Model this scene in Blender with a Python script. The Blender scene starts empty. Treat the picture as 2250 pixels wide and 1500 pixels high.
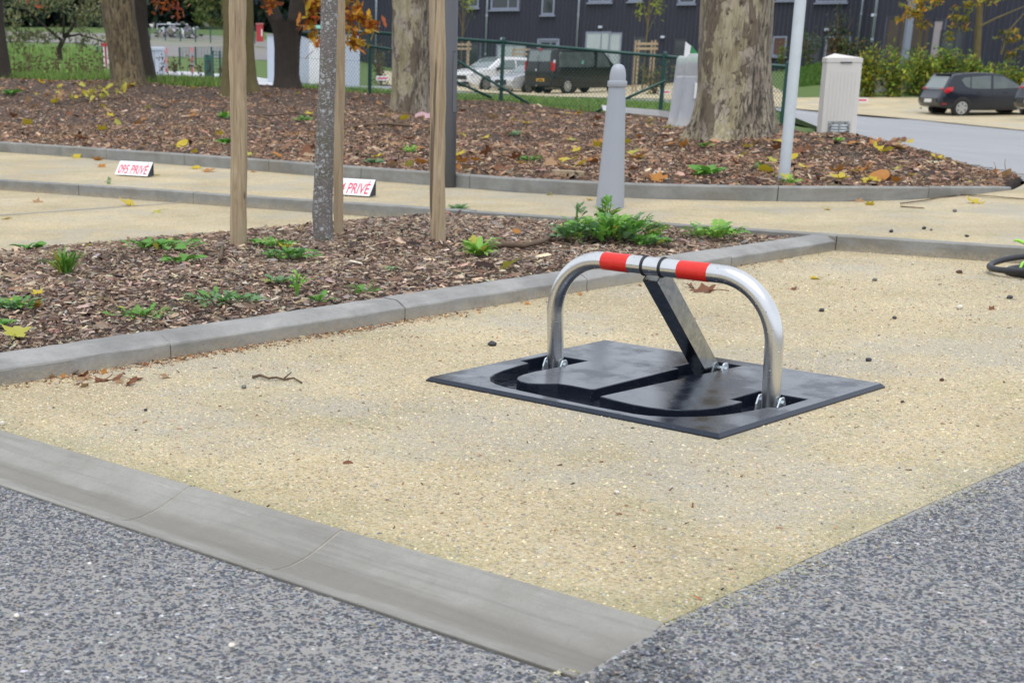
import bpy, bmesh, math, random
import numpy as np
from mathutils import Vector, Matrix
from mathutils.geometry import delaunay_2d_cdt
random.seed(7); rng = np.random.default_rng(7)
R = math.radians
sc = bpy.context.scene
col = sc.collection

# ---------------------------------------------------------------- camera
CAM_H, CAM_F, CAM_PX, CAM_PY, CAM_YH = 1.1, 3209.0, 698.0, 1340.0, 130.0   # surveyed on the 2250x1500 photograph
TH = math.atan2(CAM_PY-CAM_YH, CAM_F)
cd = bpy.data.cameras.new('camera'); cam = bpy.data.objects.new('camera', cd); col.objects.link(cam)
cam.location = (0, 0, CAM_H); cam.rotation_euler = (math.pi/2-TH, 0, 0)
cd.sensor_width = 36; cd.lens = CAM_F/2250*36
cd.shift_x = (1125-CAM_PX)/2250; cd.shift_y = -(750-CAM_PY)/2250
cd.clip_start = .05; cd.clip_end = 2000
cd.dof.use_dof = True; cd.dof.focus_distance = 5.0; cd.dof.aperture_fstop = 7.0
sc.camera = cam
# ---------------------------------------------------------------- overcast sky and weak, very soft sun
SUN_EL, SUN_AZ = 68, 200
w = bpy.data.worlds.new('World'); sc.world = w; w.use_nodes = True
wn = w.node_tree; bg = wn.nodes['Background']
sky = wn.nodes.new('ShaderNodeTexSky'); sky.sky_type = 'NISHITA'; sky.sun_disc = False
sky.sun_elevation = R(SUN_EL); sky.sun_rotation = R(SUN_AZ); sky.air_density = 1.0; sky.dust_density = 1.5; sky.ozone_density = 1.0
hs = wn.nodes.new('ShaderNodeHueSaturation'); hs.inputs['Saturation'].default_value = .38
wn.links.new(sky.outputs[0], hs.inputs['Color'])
cl_ = wn.nodes.new('ShaderNodeMix'); cl_.data_type = 'RGBA'; cl_.inputs[0].default_value = .85       # an even cloud sheet over most of the sky
cl_.inputs[7].default_value = (6.5, 6.95, 7.7, 1)
wn.links.new(hs.outputs[0], cl_.inputs[6]); wn.links.new(cl_.outputs[2], bg.inputs['Color'])
bg.inputs['Strength'].default_value = .12
sl = bpy.data.lights.new('sun', 'SUN'); sl.energy = 1.4; sl.angle = R(40); sl.color = (1, .965, .92)
so = bpy.data.objects.new('sun', sl); col.objects.link(so)
so.rotation_euler = (R(90-SUN_EL), 0, R(180-SUN_AZ))
sc.view_settings.view_transform = 'Standard'; sc.view_settings.look = 'None'
sc.view_settings.exposure = .5; sc.view_settings.gamma = 1; sc.view_settings.use_curve_mapping = False
sc.cycles.use_denoising = True; sc.cycles.max_bounces = 8; sc.cycles.transparent_max_bounces = 12

# ---------------------------------------------------------------- helpers
CT, ST = math.cos(TH), math.sin(TH)
def ray(x, y):
    a = (x-CAM_PX)/CAM_F; b = -(y-CAM_PY)/CAM_F
    return np.array([a, b*ST+CT, b*CT-ST])
def G(x, y, z=0.0):            # where the sight line of a photo pixel meets the level z
    d = ray(x, y); t = (z-CAM_H)/d[2]
    return np.array([d[0]*t, d[1]*t, z])
def AT(x, y, Y):               # the same sight line at the distance Y
    d = ray(x, y); t = Y/d[1]
    return np.array([d[0]*t, Y, CAM_H+d[2]*t])

class MB:
    def __init__(s): s.v = []; s.f = []
    def add(s, V, F):
        o = len(s.v); s.v += [tuple(map(float, p)) for p in V]; s.f += [tuple(int(i)+o for i in f) for f in F]; return s
    def box(s, c, d, rz=0, bev=0):
        x, y, z = [k/2 for k in d]; cz, sz = math.cos(rz), math.sin(rz)
        P = [(sx*x, sy*y, q*z) for q in (-1, 1) for sx, sy in ((-1,-1),(1,-1),(1,1),(-1,1))]
        P = [(c[0]+p[0]*cz-p[1]*sz, c[1]+p[0]*sz+p[1]*cz, c[2]+p[2]) for p in P]
        return s.add(P, [(3,2,1,0),(4,5,6,7),(0,1,5,4),(1,2,6,5),(2,3,7,6),(3,0,4,7)])
    def prism(s, poly, z0, z1):
        n = len(poly); P = [(p[0], p[1], z0) for p in poly]+[(p[0], p[1], z1) for p in poly]
        return s.add(P, [tuple(range(n))[::-1], tuple(range(n, 2*n))]+[(i, (i+1) % n, n+(i+1) % n, n+i) for i in range(n)])
    def tube(s, path, rad, n=10, cap=True, wob=0):
        path = [Vector(p) for p in path]; rr = rad if hasattr(rad, '__len__') else [rad]*len(path)
        V = []; F = []; m = len(path); prev = None
        for i, p in enumerate(path):
            t = (path[min(i+1, m-1)]-path[max(i-1, 0)]).normalized()
            if prev is None:
                a = t.cross(Vector((0, 0, 1)) if abs(t.z) < .9 else Vector((1, 0, 0))).normalized()
            else:
                a = (prev-t*prev.dot(t)).normalized()
            prev = a; b = t.cross(a)
            for k in range(n):
                an = 2*math.pi*k/n; q = rr[i]*(1+wob*math.sin(3*an+i*.7)*.5+wob*random.uniform(-.5, .5))
                V.append(p+a*math.cos(an)*q+b*math.sin(an)*q)
        for i in range(m-1):
            for k in range(n):
                F.append((i*n+k, i*n+(k+1) % n, (i+1)*n+(k+1) % n, (i+1)*n+k))
        if cap: F += [tuple(range(n))[::-1], tuple(range((m-1)*n, m*n))]
        return s.add(V, F)
    def lathe(s, prof, n=24, c=(0, 0, 0), ax='z'):
        V = []; F = []; m = len(prof)
        for r, h in prof:
            for k in range(n):
                a = 2*math.pi*k/n; x, y = r*math.cos(a), r*math.sin(a)
                q = (x, y, h) if ax == 'z' else ((x, h, y) if ax == 'y' else (h, x, y))
                V.append((c[0]+q[0], c[1]+q[1], c[2]+q[2]))
        for i in range(m-1):
            for k in range(n):
                f = (i*n+k, i*n+(k+1) % n, (i+1)*n+(k+1) % n, (i+1)*n+k)
                F.append(f if ax != 'y' else f[::-1])
        F += [tuple(range(n))[::-1], tuple(range((m-1)*n, m*n))]
        return s.add(V, F)
    def build(s, name, mat, parent=None, off=(0, 0, 0), smooth=False, bevel=0):
        me = bpy.data.meshes.new(name)
        me.from_pydata([(p[0]-off[0], p[1]-off[1], p[2]-off[2]) for p in s.v], [], s.f); me.update()
        if smooth:
            me.polygons.foreach_set('use_smooth', [True]*len(me.polygons))
            if smooth != True: me.set_sharp_from_angle(angle=R(smooth))
        if mat is not None: me.materials.append(mat)
        o = bpy.data.objects.new(name, me); col.objects.link(o); o.parent = parent
        if bevel:
            b = o.modifiers.new('bevel', 'BEVEL'); b.width = bevel; b.segments = 2; b.limit_method = 'ANGLE'; b.angle_limit = R(40)
        return o
def tag(o, label=None, cat=None, group=None, kind=None):
    if label: o['label'] = label
    if cat: o['category'] = cat
    if group: o['group'] = group
    if kind: o['kind'] = kind
    return o
def thing(name, label, cat, loc=(0, 0, 0), rz=0, group=None):
    o = bpy.data.objects.new(name, None); o.empty_display_size = .1; col.objects.link(o)
    o.location = loc; o.rotation_euler = (0, 0, rz); return tag(o, label, cat, group)
def copy_tree(o, parent=None):
    c = o.copy(); col.objects.link(c); c.parent = parent
    for ch in [q for q in bpy.data.objects if q.parent == o]: copy_tree(ch, c)
    return c
def inpoly(P, poly):
    x, y = P[:, 0], P[:, 1]; r = np.zeros(len(P), bool); n = len(poly); j = n-1
    for i in range(n):
        xi, yi = poly[i][0], poly[i][1]; xj, yj = poly[j][0], poly[j][1]
        r ^= ((yi > y) != (yj > y)) & (x < (xj-xi)*(y-yi)/((yj-yi) or 1e-12)+xi); j = i
    return r
def fill2d(poly, step, holes=(), dense=None):
    """triangulate a polygon with inner points every `step`"""
    pts = [Vector((p[0], p[1])) for p in poly]; edges = [(i, (i+1) % len(poly)) for i in range(len(poly))]
    for h in holes:
        o = len(pts); pts += [Vector((p[0], p[1])) for p in h]; edges += [(o+i, o+(i+1) % len(h)) for i in range(len(h))]
    A = np.array([(p[0], p[1]) for p in poly]); lo, hi = A.min(0), A.max(0)
    if step:
        gx, gy = np.meshgrid(np.arange(lo[0]+step/2, hi[0], step), np.arange(lo[1]+step/2, hi[1], step))
        Q = np.stack([gx.ravel(), gy.ravel()], 1); Q = Q[inpoly(Q, poly)]
        for h in holes: Q = Q[~inpoly(Q, h)]
        pts += [Vector((q[0], q[1])) for q in Q]
    if dense:
        D = np.array(dense[0]); lo, hi = D.min(0), D.max(0); gx, gy = np.meshgrid(np.arange(lo[0], hi[0], dense[1]), np.arange(lo[1], hi[1], dense[1])); Q = np.stack([gx.ravel()+.003, gy.ravel()+.007], 1); Q = Q[inpoly(Q, dense[0]) & inpoly(Q, poly)]
        pts += [Vector((q[0], q[1])) for q in Q]
    r = delaunay_2d_cdt(pts, edges, [], 0, 1e-5)
    V = [(p.x, p.y) for p in r[0]]; F = [f for f in r[2]]
    C = np.array([np.mean([V[i] for i in f], 0) for f in F]); ok = inpoly(C, poly)
    for h in holes: ok &= ~inpoly(C, h)
    out = []
    for f, k in zip(F, ok):
        if not k: continue
        a, b, c = [V[i] for i in f[:3]]
        out.append(tuple(f) if (b[0]-a[0])*(c[1]-a[1])-(b[1]-a[1])*(c[0]-a[0]) > 0 else tuple(f)[::-1])
    return V, out
def sheet(name, poly, step, zf, mat, holes=(), parent=None, kind='structure', dense=None):
    V, F = fill2d(poly, step, holes, dense)
    A = np.array(V); Z = zf(A[:, 0], A[:, 1]) if callable(zf) else np.full(len(A), zf)
    m = MB(); m.add([(a[0], a[1], z) for a, z in zip(A, Z)], F)
    o = m.build(name, mat, parent, smooth=True)
    if parent is None: o['kind'] = kind
    return o
def rots(n, yaw=None, tilt=.25, roll=None):
    a = rng.uniform(0, 2*np.pi, n) if yaw is None else yaw
    b = rng.normal(0, tilt, n); c = rng.normal(0, tilt if roll is None else roll, n)
    ca, sa, cb, sb, cc, s_ = np.cos(a), np.sin(a), np.cos(b), np.sin(b), np.cos(c), np.sin(c)
    M = np.empty((n, 3, 3))
    M[:, 0, 0] = ca*cb; M[:, 0, 1] = ca*sb*s_-sa*cc; M[:, 0, 2] = ca*sb*cc+sa*s_
    M[:, 1, 0] = sa*cb; M[:, 1, 1] = sa*sb*s_+ca*cc; M[:, 1, 2] = sa*sb*cc-ca*s_
    M[:, 2, 0] = -sb; M[:, 2, 1] = cb*s_; M[:, 2, 2] = cb*cc
    return M
def scatter(name, T, F, pos, rot, scl, colr, mat, parent=None, jitter=0, smooth=False):
    """many copies of a small template as ONE real mesh, one colour each"""
    T = np.array(T, float); F = np.array(F); n, k = len(pos), len(T); fs = F.shape[1]
    P = T[None]*scl[:, None, :]
    if jitter: P = P*(1+rng.uniform(-jitter, jitter, P.shape))
    P = np.einsum('nij,nkj->nki', rot, P)+pos[:, None, :]
    FF = (F[None]+(np.arange(n)*k)[:, None, None]).reshape(-1)
    me = bpy.data.meshes.new(name)
    me.vertices.add(n*k); me.vertices.foreach_set('co', P.reshape(-1).astype(np.float32))
    nf = n*len(F); me.loops.add(nf*fs); me.loops.foreach_set('vertex_index', FF.astype(np.int32))
    me.polygons.add(nf); me.polygons.foreach_set('loop_start', np.arange(0, nf*fs, fs, dtype=np.int32))
    me.update(calc_edges=True); me.validate()
    at = me.color_attributes.new('col', 'FLOAT_COLOR', 'POINT')
    C = np.ones((n, k, 4), np.float32); C[:, :, :3] = colr[:, None, :]
    at.data.foreach_set('color', C.reshape(-1))
    if smooth: me.polygons.foreach_set('use_smooth', [True]*nf)
    me.materials.append(mat); o = bpy.data.objects.new(name, me); col.objects.link(o); o.parent = parent
    return o
def palette(cols, n, var=.15, wts=None):
    c = np.array(cols, float); i = rng.choice(len(c), n, p=None if wts is None else np.array(wts)/sum(wts))
    return np.clip(c[i]*(1+rng.normal(0, var, (n, 1)))*(1+rng.normal(0, var*.25, (n, 3))), .003, .95)
def sample(poly, n):
    A = np.array([(p[0], p[1]) for p in poly]); lo, hi = A.min(0), A.max(0); out = []; tot = 0
    while tot < n:
        Q = rng.uniform(lo, hi, (n*2, 2)); Q = Q[inpoly(Q, poly)]; out.append(Q); tot += len(Q)
    return np.concatenate(out)[:n]

# ---------------------------------------------------------------- materials
class Mat:
    def __init__(s, name, color=(.5, .5, .5), rough=.6, metal=0, spec=.5, coord='Object'):
        s.m = bpy.data.materials.new(name); s.m.use_nodes = True; s.nt = s.m.node_tree
        s.b = s.nt.nodes['Principled BSDF']; s.set('Base Color', (*color, 1)); s.set('Roughness', rough)
        s.set('Metallic', metal); s.set('Specular IOR Level', spec)
        s.tc = s.nt.nodes.new('ShaderNodeTexCoord').outputs[coord]
    def set(s, k, v):
        if hasattr(v, 'is_linked') or isinstance(v, bpy.types.NodeSocket): s.nt.links.new(v, s.b.inputs[k])
        else: s.b.inputs[k].default_value = v
        return s
    def n(s, t, **kw):
        nd = s.nt.nodes.new('ShaderNode'+t)
        for k, v in kw.items():
            if k.startswith('_'): setattr(nd, k[1:], v); continue
            i = nd.inputs[k if not k.startswith('i') or not k[1:].isdigit() else int(k[1:])]
            if isinstance(v, bpy.types.NodeSocket): s.nt.links.new(v, i)
            else: i.default_value = v
        return nd
    def mp(s, scale=(1, 1, 1), rot=(0, 0, 0), loc=(0, 0, 0)):
        return s.n('Mapping', Vector=s.tc, Scale=scale, Rotation=rot, Location=loc).outputs[0]
    def noise(s, sc, det=4, rough=.55, vec=None, dist=0):
        return s.n('TexNoise', Vector=vec or s.tc, Scale=sc, Detail=det, Roughness=rough, Distortion=dist).outputs['Fac']
    def vor(s, sc, vec=None, feat='F1', rnd=1, out='Distance'):
        return s.n('TexVoronoi', _feature=feat, Vector=vec or s.tc, Scale=sc, Randomness=rnd).outputs[out]
    def ramp(s, fac, stops, mode='LINEAR'):
        r = s.n('ValToRGB', Fac=fac); e = r.color_ramp.elements; r.color_ramp.interpolation = mode
        while len(e) < len(stops): e.new(.5)
        for q, (p, c) in zip(e, stops):
            q.position = p; q.color = (*c, 1) if hasattr(c, '__len__') else (c, c, c, 1)
        return r.outputs[0]
    def mix(s, f, a, b, mode='MIX'):
        nd = s.nt.nodes.new('ShaderNodeMix'); nd.data_type = 'RGBA'; nd.blend_type = mode
        for i, v in ((0, f), (6, a), (7, b)):
            if isinstance(v, bpy.types.NodeSocket): s.nt.links.new(v, nd.inputs[i])
            else: nd.inputs[i].default_value = v if i == 0 else ((*v, 1) if len(v) == 3 else v)
        return nd.outputs[2]
    def math(s, op, a, b=0.0, c=None):
        nd = s.n('Math', _operation=op)
        for i, v in ((0, a), (1, b), (2, c)):
            if v is None: continue
            if isinstance(v, bpy.types.NodeSocket): s.nt.links.new(v, nd.inputs[i])
            else: nd.inputs[i].default_value = v
        return nd.outputs[0]
    def sep(s, sock): 
        q = s.n('SeparateXYZ', Vector=sock); return q.outputs
    def bump(s, h, st=.5, dist=.01, prev=None):
        nd = s.n('Bump', Height=h, Strength=st, Distance=dist)
        if prev is not None: s.nt.links.new(prev, nd.inputs['Normal'])
        s.nt.links.new(nd.outputs[0], s.b.inputs['Normal']); return nd.outputs[0]
    def attr(s, name='col'): return s.n('VertexColor', _layer_name=name).outputs[0]
def plain(name, color, rough=.6, metal=0, spec=.5, var=.12, scale=6, bump=0):
    q = Mat(name, color, rough, metal, spec)
    f = q.noise(scale, 5)
    q.set('Base Color', q.mix(f, tuple(c*(1-var) for c in color), tuple(min(1, c*(1+var)) for c in color)))
    q.set('Roughness', q.math('MULTIPLY_ADD', f, .2, rough-.1))
    if bump: q.bump(q.noise(scale*12, 6), bump, .01)
    return q.m
def vcol(name, rough=.7, spec=.3, trans=0, bump=0, scale=80):
    q = Mat(name, rough=rough, spec=spec); a = q.attr(); f = q.noise(scale, 4)
    q.set('Base Color', q.mix(.6, a, q.mix(f, (.55, .55, .55), (1.35, 1.35, 1.35)), 'MULTIPLY'))
    if bump: q.bump(f, bump, .004)
    if trans:
        t = q.n('BsdfTranslucent', Color=a); ms = q.n('MixShader', i0=trans)
        q.nt.links.new(q.b.outputs[0], ms.inputs[1]); q.nt.links.new(t.outputs[0], ms.inputs[2])
        q.nt.links.new(ms.outputs[0], q.nt.nodes['Material Output'].inputs[0])
    return q.m
MT = {}
def mk_materials():
    # bound yellow gravel
    q = Mat('yellow_gravel', rough=.8)
    wv = q.mp(); wob = q.n('VectorMath', _operation='ADD', i0=wv, i1=q.n('VectorMath', _operation='SCALE', i0=q.n('TexNoise', Vector=wv, Scale=120., Detail=2.).outputs['Color'], Scale=.008).outputs[0]).outputs[0]
    big = q.noise(.9, 4); mid = q.noise(5, 5, .6); fine = q.noise(110, 4, .75)
    cell = q.vor(125, wob, out='Color'); cd_ = q.vor(125, wob)
    cell2 = q.vor(70, wob, out='Color'); 
    base = q.ramp(q.sep(cell)[0], [(0, (.36, .295, .18)), (.14, (.53, .43, .26)), (.42, (.61, .505, .315)), (.74, (.66, .555, .36)), (.92, (.69, .61, .45)), (.97, (.46, .44, .39)), (1, (.22, .21, .20))])
    big2 = q.ramp(big, [(.33, (.80, .785, .75)), (.66, (1.07, 1.06, 1.02))])
    c = q.mix(1, base, big2, 'MULTIPLY')
    grey = q.math('MULTIPLY', q.ramp(q.noise(.8, 6, .68, q.mp(loc=(3.1, 1.2, 0))), [(.48, 0), (.62, 1)]), .55)
    c = q.mix(grey, c, (.42, .41, .37))
    dk = q.ramp(q.sep(cell2)[1], [(.90, 0), (.93, 1)], 'CONSTANT'); dk = q.math('MULTIPLY', dk, q.ramp(q.vor(70, wob), [(.25, .8), (.35, 0)]))
    c = q.mix(q.math('MULTIPLY', dk, .8), c, (.15, .145, .14))
    moss = q.math('MULTIPLY', q.ramp(q.noise(2.6, 6, .7, q.mp(loc=(7, 2, 0))), [(.52, 0), (.70, 1)]), .55)
    moss = q.math('MULTIPLY', moss, q.ramp(fine, [(.4, .2), (.6, 1)]))
    c = q.mix(moss, c, (.27, .26, .10))
    p0, p1_, p2_ = G(0, 945)[:2], G(1460, 1368)[:2], G(2250, 1012)[:2]
    for a_, b_ in ((p0, p1_), (p1_, p2_)):                       # moss creeping in from the gutter and the road joint
        t = (b_-a_)/np.linalg.norm(b_-a_); nn_ = np.array([-t[1], t[0]]); dv = q.n('VectorMath', _operation='DOT_PRODUCT', i0=q.tc, i1=(nn_[0], nn_[1], 0)).outputs['Value']
        dv = q.math('ABSOLUTE', q.math('SUBTRACT', dv, float(a_@nn_))); dv = q.math('ADD', dv, q.math('MULTIPLY', q.math('SUBTRACT', q.noise(3.5, 5, .7, q.mp(loc=(float(a_[0])*3, 1, 0))), .5), .5))
        c = q.mix(q.math('MULTIPLY', q.ramp(dv, [(.0, .6), (.10, .2), (.25, 0)]), q.ramp(fine, [(.35, .25), (.6, 1)])), c, (.33, .31, .16))
    q.set('Base Color', c); q.set('Roughness', q.ramp(q.noise(1.4, 5, .65, q.mp(loc=(1, 5, 0))), [(.42, .8), (.66, .42)])); q.set('Specular IOR Level', .35)
    h = q.math('ADD', q.math('MULTIPLY', cd_, -1.4), q.math('ADD', q.math('MULTIPLY', fine, .5), q.math('MULTIPLY', mid, 1.2)))
    q.bump(h, .85, .008); MT['gravel'] = q.m
    # worn asphalt binder between the stones
    q = Mat('road_binder', rough=.75)
    f = q.noise(2.2, 6, .65); g = q.noise(140, 4, .7); cl = q.vor(62, out='Color'); cdist = q.vor(62)
    c = q.mix(f, (.24, .225, .205), (.345, .325, .30)); c = q.mix(q.math('MULTIPLY', g, .5), c, (.18, .18, .185))
    st_ = q.math('MULTIPLY', q.ramp(cdist, [(.40, 1), (.46, 0)]), q.ramp(q.sep(cl)[0], [(.0, 1), (.62, 0)], 'CONSTANT'))
    sc_ = q.ramp(q.sep(cl)[1], [(0, (.035, .045, .07)), (.5, (.07, .085, .12)), (.8, (.13, .15, .19)), (.93, (.3, .31, .33)), (1, (.6, .6, .6))])
    q.set('Base Color', q.mix(st_, c, sc_)); q.set('Roughness', q.ramp(f, [(.3, .65), (.7, .45)]))
    q.bump(q.math('ADD', g, q.math('MULTIPLY', st_, .6)), .5, .004); MT['road'] = q.m
    # far, wet and smooth road
    q = Mat('far_asphalt', rough=.45)
    f = q.noise(.35, 5, .6); f2 = q.noise(9, 6, .7)
    q.set('Base Color', q.mix(q.mix(.5, f, f2), (.20, .205, .215), (.33, .335, .345))); q.set('Roughness', q.ramp(f, [(.35, .6), (.65, .42)])); q.bump(f2, .2, .01); MT['far_road'] = q.m
    # concrete
    def conc(name, a, b, stain, lvl, streak=0.0, dust=False):
        q = Mat(name, rough=.7); f = q.ramp(q.noise(3.5, 8, .72), [(.32, 0), (.68, 1)]); g = q.noise(60, 5, .7); 
        s1 = q.noise(1.3, 5, .6, q.mp((1, 1, 5), loc=(2, 1, 0)), .6)
        c = q.mix(f, a, b); c = q.mix(q.math('MULTIPLY', q.ramp(s1, [(.48, 0), (.62, 1)]), lvl), c, stain)
        sp = q.ramp(q.vor(110, out='Distance'), [(.05, 1), (.1, 0)]); c = q.mix(q.math('MULTIPLY', sp, .5), c, (.55, .54, .52))
        st2 = q.noise(3.0, 6, .7, q.n('Mapping', Vector=q.mp(rot=(0, 0, R(44.3))), Scale=(.5, 9, 9)).outputs[0]); c = q.mix(q.math('MULTIPLY', q.ramp(st2, [(.5, 0), (.66, 1)]), streak), c, tuple(k*.62 for k in a)); st3 = q.noise(2.2, 6, .75, q.n('Mapping', Vector=q.mp(rot=(0, 0, R(44.3)), loc=(4, 2, 1)), Scale=(.8, 14, 9)).outputs[0]); c = q.mix(q.math('MULTIPLY', q.ramp(st3, [(.6, 0), (.68, 1)]), streak*.8), c, (.50, .49, .47))
        pit = q.ramp(q.vor(160), [(.10, 1), (.2, 0)]); psel = q.ramp(q.sep(q.vor(160, out='Color'))[1], [(.82, 0), (.86, 1)], 'CONSTANT'); pit = q.math('MULTIPLY', pit, psel); c = q.mix(q.math('MULTIPLY', pit, .7), c, (.07, .068, .065))
        if dust:                                                    # beige splash from the gravel low on the stones
            zz_ = q.math('ADD', q.sep(q.tc)[2], q.math('MULTIPLY', q.math('SUBTRACT', q.noise(9, 5, .7), .5), .09)); sp2 = q.math('MULTIPLY', q.ramp(zz_, [(.0, .8), (.022, .45), (.05, 0)]), q.ramp(q.noise(70, 4, .7), [(.38, .15), (.58, 1)])); c = q.mix(sp2, c, (.46, .38, .25))
        if streak:
            dv = q.n('VectorMath', _operation='DOT_PRODUCT', i0=q.tc, i1=(-.6988, -.7153, 0)).outputs['Value']; dv = q.math('ADD', q.math('ADD', dv, 2.5383), q.math('MULTIPLY', q.noise(2.6, 5, .7), .07))
            dirt = q.ramp(dv, [(.155, 0), (.19, 1), (.255, .9), (.28, 0)]); c = q.mix(q.math('MULTIPLY', dirt, .55), c, (.15, .135, .11))
        c = q.mix(q.math('MULTIPLY', g, .4), c, tuple(k*.6 for k in a)); g = q.math('ADD', g, q.math('MULTIPLY', pit, -1.5))
        q.set('Base Color', c); q.set('Roughness', q.ramp(s1, [(.4, .75), (.65, .5)])); q.bump(q.math('ADD', g, q.math('MULTIPLY', q.noise(14, 6, .7), .8)), .5, .006); return q.m
    MT['kerb'] = conc('kerb_concrete', (.225, .222, .214), (.40, .393, .378), (.15, .147, .14), .55, 0, True)
    MT['gutter'] = conc('gutter_concrete', (.245, .235, .21), (.34, .33, .305), (.185, .17, .145), .5, .5)
    MT['far_kerb'] = conc('far_kerb_concrete', (.18, .182, .175), (.33, .33, .315), (.17, .15, .115), .6, 0, True)
    MT['mortar'] = plain('mortar', (.34, .315, .26), .9, var=.4, scale=30)
    # soil under the bark mulch
    q = Mat('mulch_soil', rough=.9); cl = q.vor(38, q.mp((1, 2.4, 1)), out='Color'); f = q.noise(30, 6, .7)
    c = q.ramp(q.sep(cl)[0], [(0, (.025, .015, .011)), (.45, (.08, .05, .035)), (.75, (.15, .10, .07)), (1, (.28, .21, .16))])
    q.set('Base Color', q.mix(q.math('MULTIPLY', f, .6), c, (.03, .02, .015))); q.bump(q.math('ADD', f, q.vor(38, q.mp((1, 2.4, 1)))), .9, .03); MT['soil'] = q.m
    MT['chip'] = vcol('wood_chip', .75, .25, bump=.4, scale=160)
    MT['stone'] = vcol('loose_stone', .55, .4, bump=.3, scale=300)
    MT['grain'] = vcol('gravel_grain', .75, .3)
    MT['foliage'] = vcol('foliage', .5, .35, trans=.3, scale=30)
    MT['far_leaf'] = vcol('far_foliage', .7, .2, trans=.25, scale=4)
    # barrier
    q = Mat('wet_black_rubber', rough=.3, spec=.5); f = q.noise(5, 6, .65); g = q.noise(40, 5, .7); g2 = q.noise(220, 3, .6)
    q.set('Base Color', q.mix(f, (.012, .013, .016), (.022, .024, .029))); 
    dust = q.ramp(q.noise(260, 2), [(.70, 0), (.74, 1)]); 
    q.set('Base Color', q.mix(q.math('MULTIPLY', dust, .6), q.mix(f, (.008, .011, .019), (.014, .018, .030)), (.35, .29, .2))); q.set('Specular Tint', (.80, .89, 1, 1))  # bluish base and specular tint put the sky's blue into the rubber
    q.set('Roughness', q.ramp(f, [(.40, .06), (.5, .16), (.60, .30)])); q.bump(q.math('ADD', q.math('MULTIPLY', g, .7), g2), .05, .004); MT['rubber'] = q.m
    q = Mat('galvanised_tube', (.60, .61, .62), .22, 1); f = q.noise(7, 5, .6); vv = q.mp((1, 1, .12)); s1 = q.noise(16, 3, .5, vv)
    q.set('Base Color', q.mix(s1, (.60, .61, .62), (.80, .80, .79))); q.set('Roughness', q.ramp(f, [(.3, .20), (.7, .33)]))
    drops = q.ramp(q.vor(95), [(.10, 1), (.22, 0)]); sel = q.ramp(q.sep(q.vor(95, out='Color'))[0], [(.80, 0), (.84, 1)], 'CONSTANT')
    q.bump(q.math('MULTIPLY', drops, sel), .7, .006); MT['galv'] = q.m
    q = Mat('galvanised_sheet', (.45, .47, .48), .3, 1); f = q.vor(60, out='Color'); g = q.noise(30, 5, .6)
    q.set('Base Color', q.mix(q.sep(f)[0], (.32, .34, .35), (.46, .47, .46))); q.set('Roughness', q.ramp(g, [(.3, .12), (.7, .22)])); MT['galv_sheet'] = q.m
    q = Mat('zinc_bracket', (.66, .72, .76), .35, .8); g = q.noise(50, 4); q.set('Roughness', q.ramp(g, [(.3, .3), (.7, .5)])); MT['zinc'] = q.m
    q = Mat('red_reflective_tape', (.62, .018, .010), .32, 0, .5); g = q.noise(60, 4); 
    drops = q.ramp(q.vor(120), [(.08, 1), (.2, 0)]); sel = q.ramp(q.sep(q.vor(120, out='Color'))[0], [(.7, 0), (.74, 1)], 'CONSTANT')
    q.set('Base Color', q.mix(g, (.55, .012, .008), (.72, .028, .016))); q.bump(q.math('MULTIPLY', drops, sel), .6, .004); MT['red'] = q.m
    MT['oring'] = plain('black_rubber_ring', (.012, .013, .018), .5)
    MT['bollard'] = plain('grey_bollard_paint', (.33, .355, .405), .45, var=.05, scale=9, bump=.03)
    MT['lamp'] = plain('anthracite_paint', (.11, .115, .135), .42, var=.06, scale=5)
    MT['pole'] = plain('dull_galvanised_pole', (.56, .61, .66), .5, .35, var=.12, scale=14, bump=.05)
    MT['cabinet'] = plain('beige_grp_cabinet', (.66, .63, .585), .55, var=.05, scale=4)
    MT['white'] = plain('white_board', (.78, .79, .8), .45, var=.03)
    MT['red_ink'] = plain('red_ink', (.66, .05, .11), .5, var=.05)
    MT['black'] = plain('black_plastic', (.02, .02, .022), .5)
    MT['navy'] = plain('dark_sheet', (.03, .032, .045), .45)
    # round wooden stakes
    q = Mat('stake_wood', rough=.75); vv = q.mp((1, 1, .06)); f = q.noise(45, 6, .65, vv, 1.2); s2 = q.noise(7, 5, .6, q.mp((1, 1, .2)))
    c = q.ramp(f, [(.28, (.21, .15, .095)), (.48, (.37, .28, .175)), (.70, (.47, .37, .245))])
    c = q.mix(q.math('MULTIPLY', q.ramp(s2, [(.5, 0), (.7, 1)]), .5), c, (.30, .285, .22))
    kn = q.n('TexVoronoi', Vector=q.mp((1, 1, .55)), Scale=5.5).outputs['Distance']; c = q.mix(q.ramp(kn, [(.05, 1), (.11, 0)]), c, (.10, .06, .035))
    ckk = q.ramp(q.noise(28, 3, .5, q.mp((1, 1, .025), loc=(3, 3, 3)), .6), [(.34, 1), (.38, 0)]); c = q.mix(q.math('MULTIPLY', ckk, .8), c, (.09, .06, .04)); q.set('Base Color', c); q.bump(q.math('ADD', f, q.math('MULTIPLY', ckk, -1)), .5, .008); MT['stake'] = q.m
    # bark of the young tree: grey with lichen spots
    q = Mat('lichen_bark', rough=.85); f = q.noise(26, 6, .65, q.mp((1, 1, .6))); 
    c = q.mix(f, (.08, .07, .065), (.25, .22, .205)); moss = q.ramp(q.noise(6, 5, .6), [(.5, 0), (.66, 1)]); c = q.mix(q.math('MULTIPLY', moss, .7), c, (.085, .09, .035))
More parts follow.
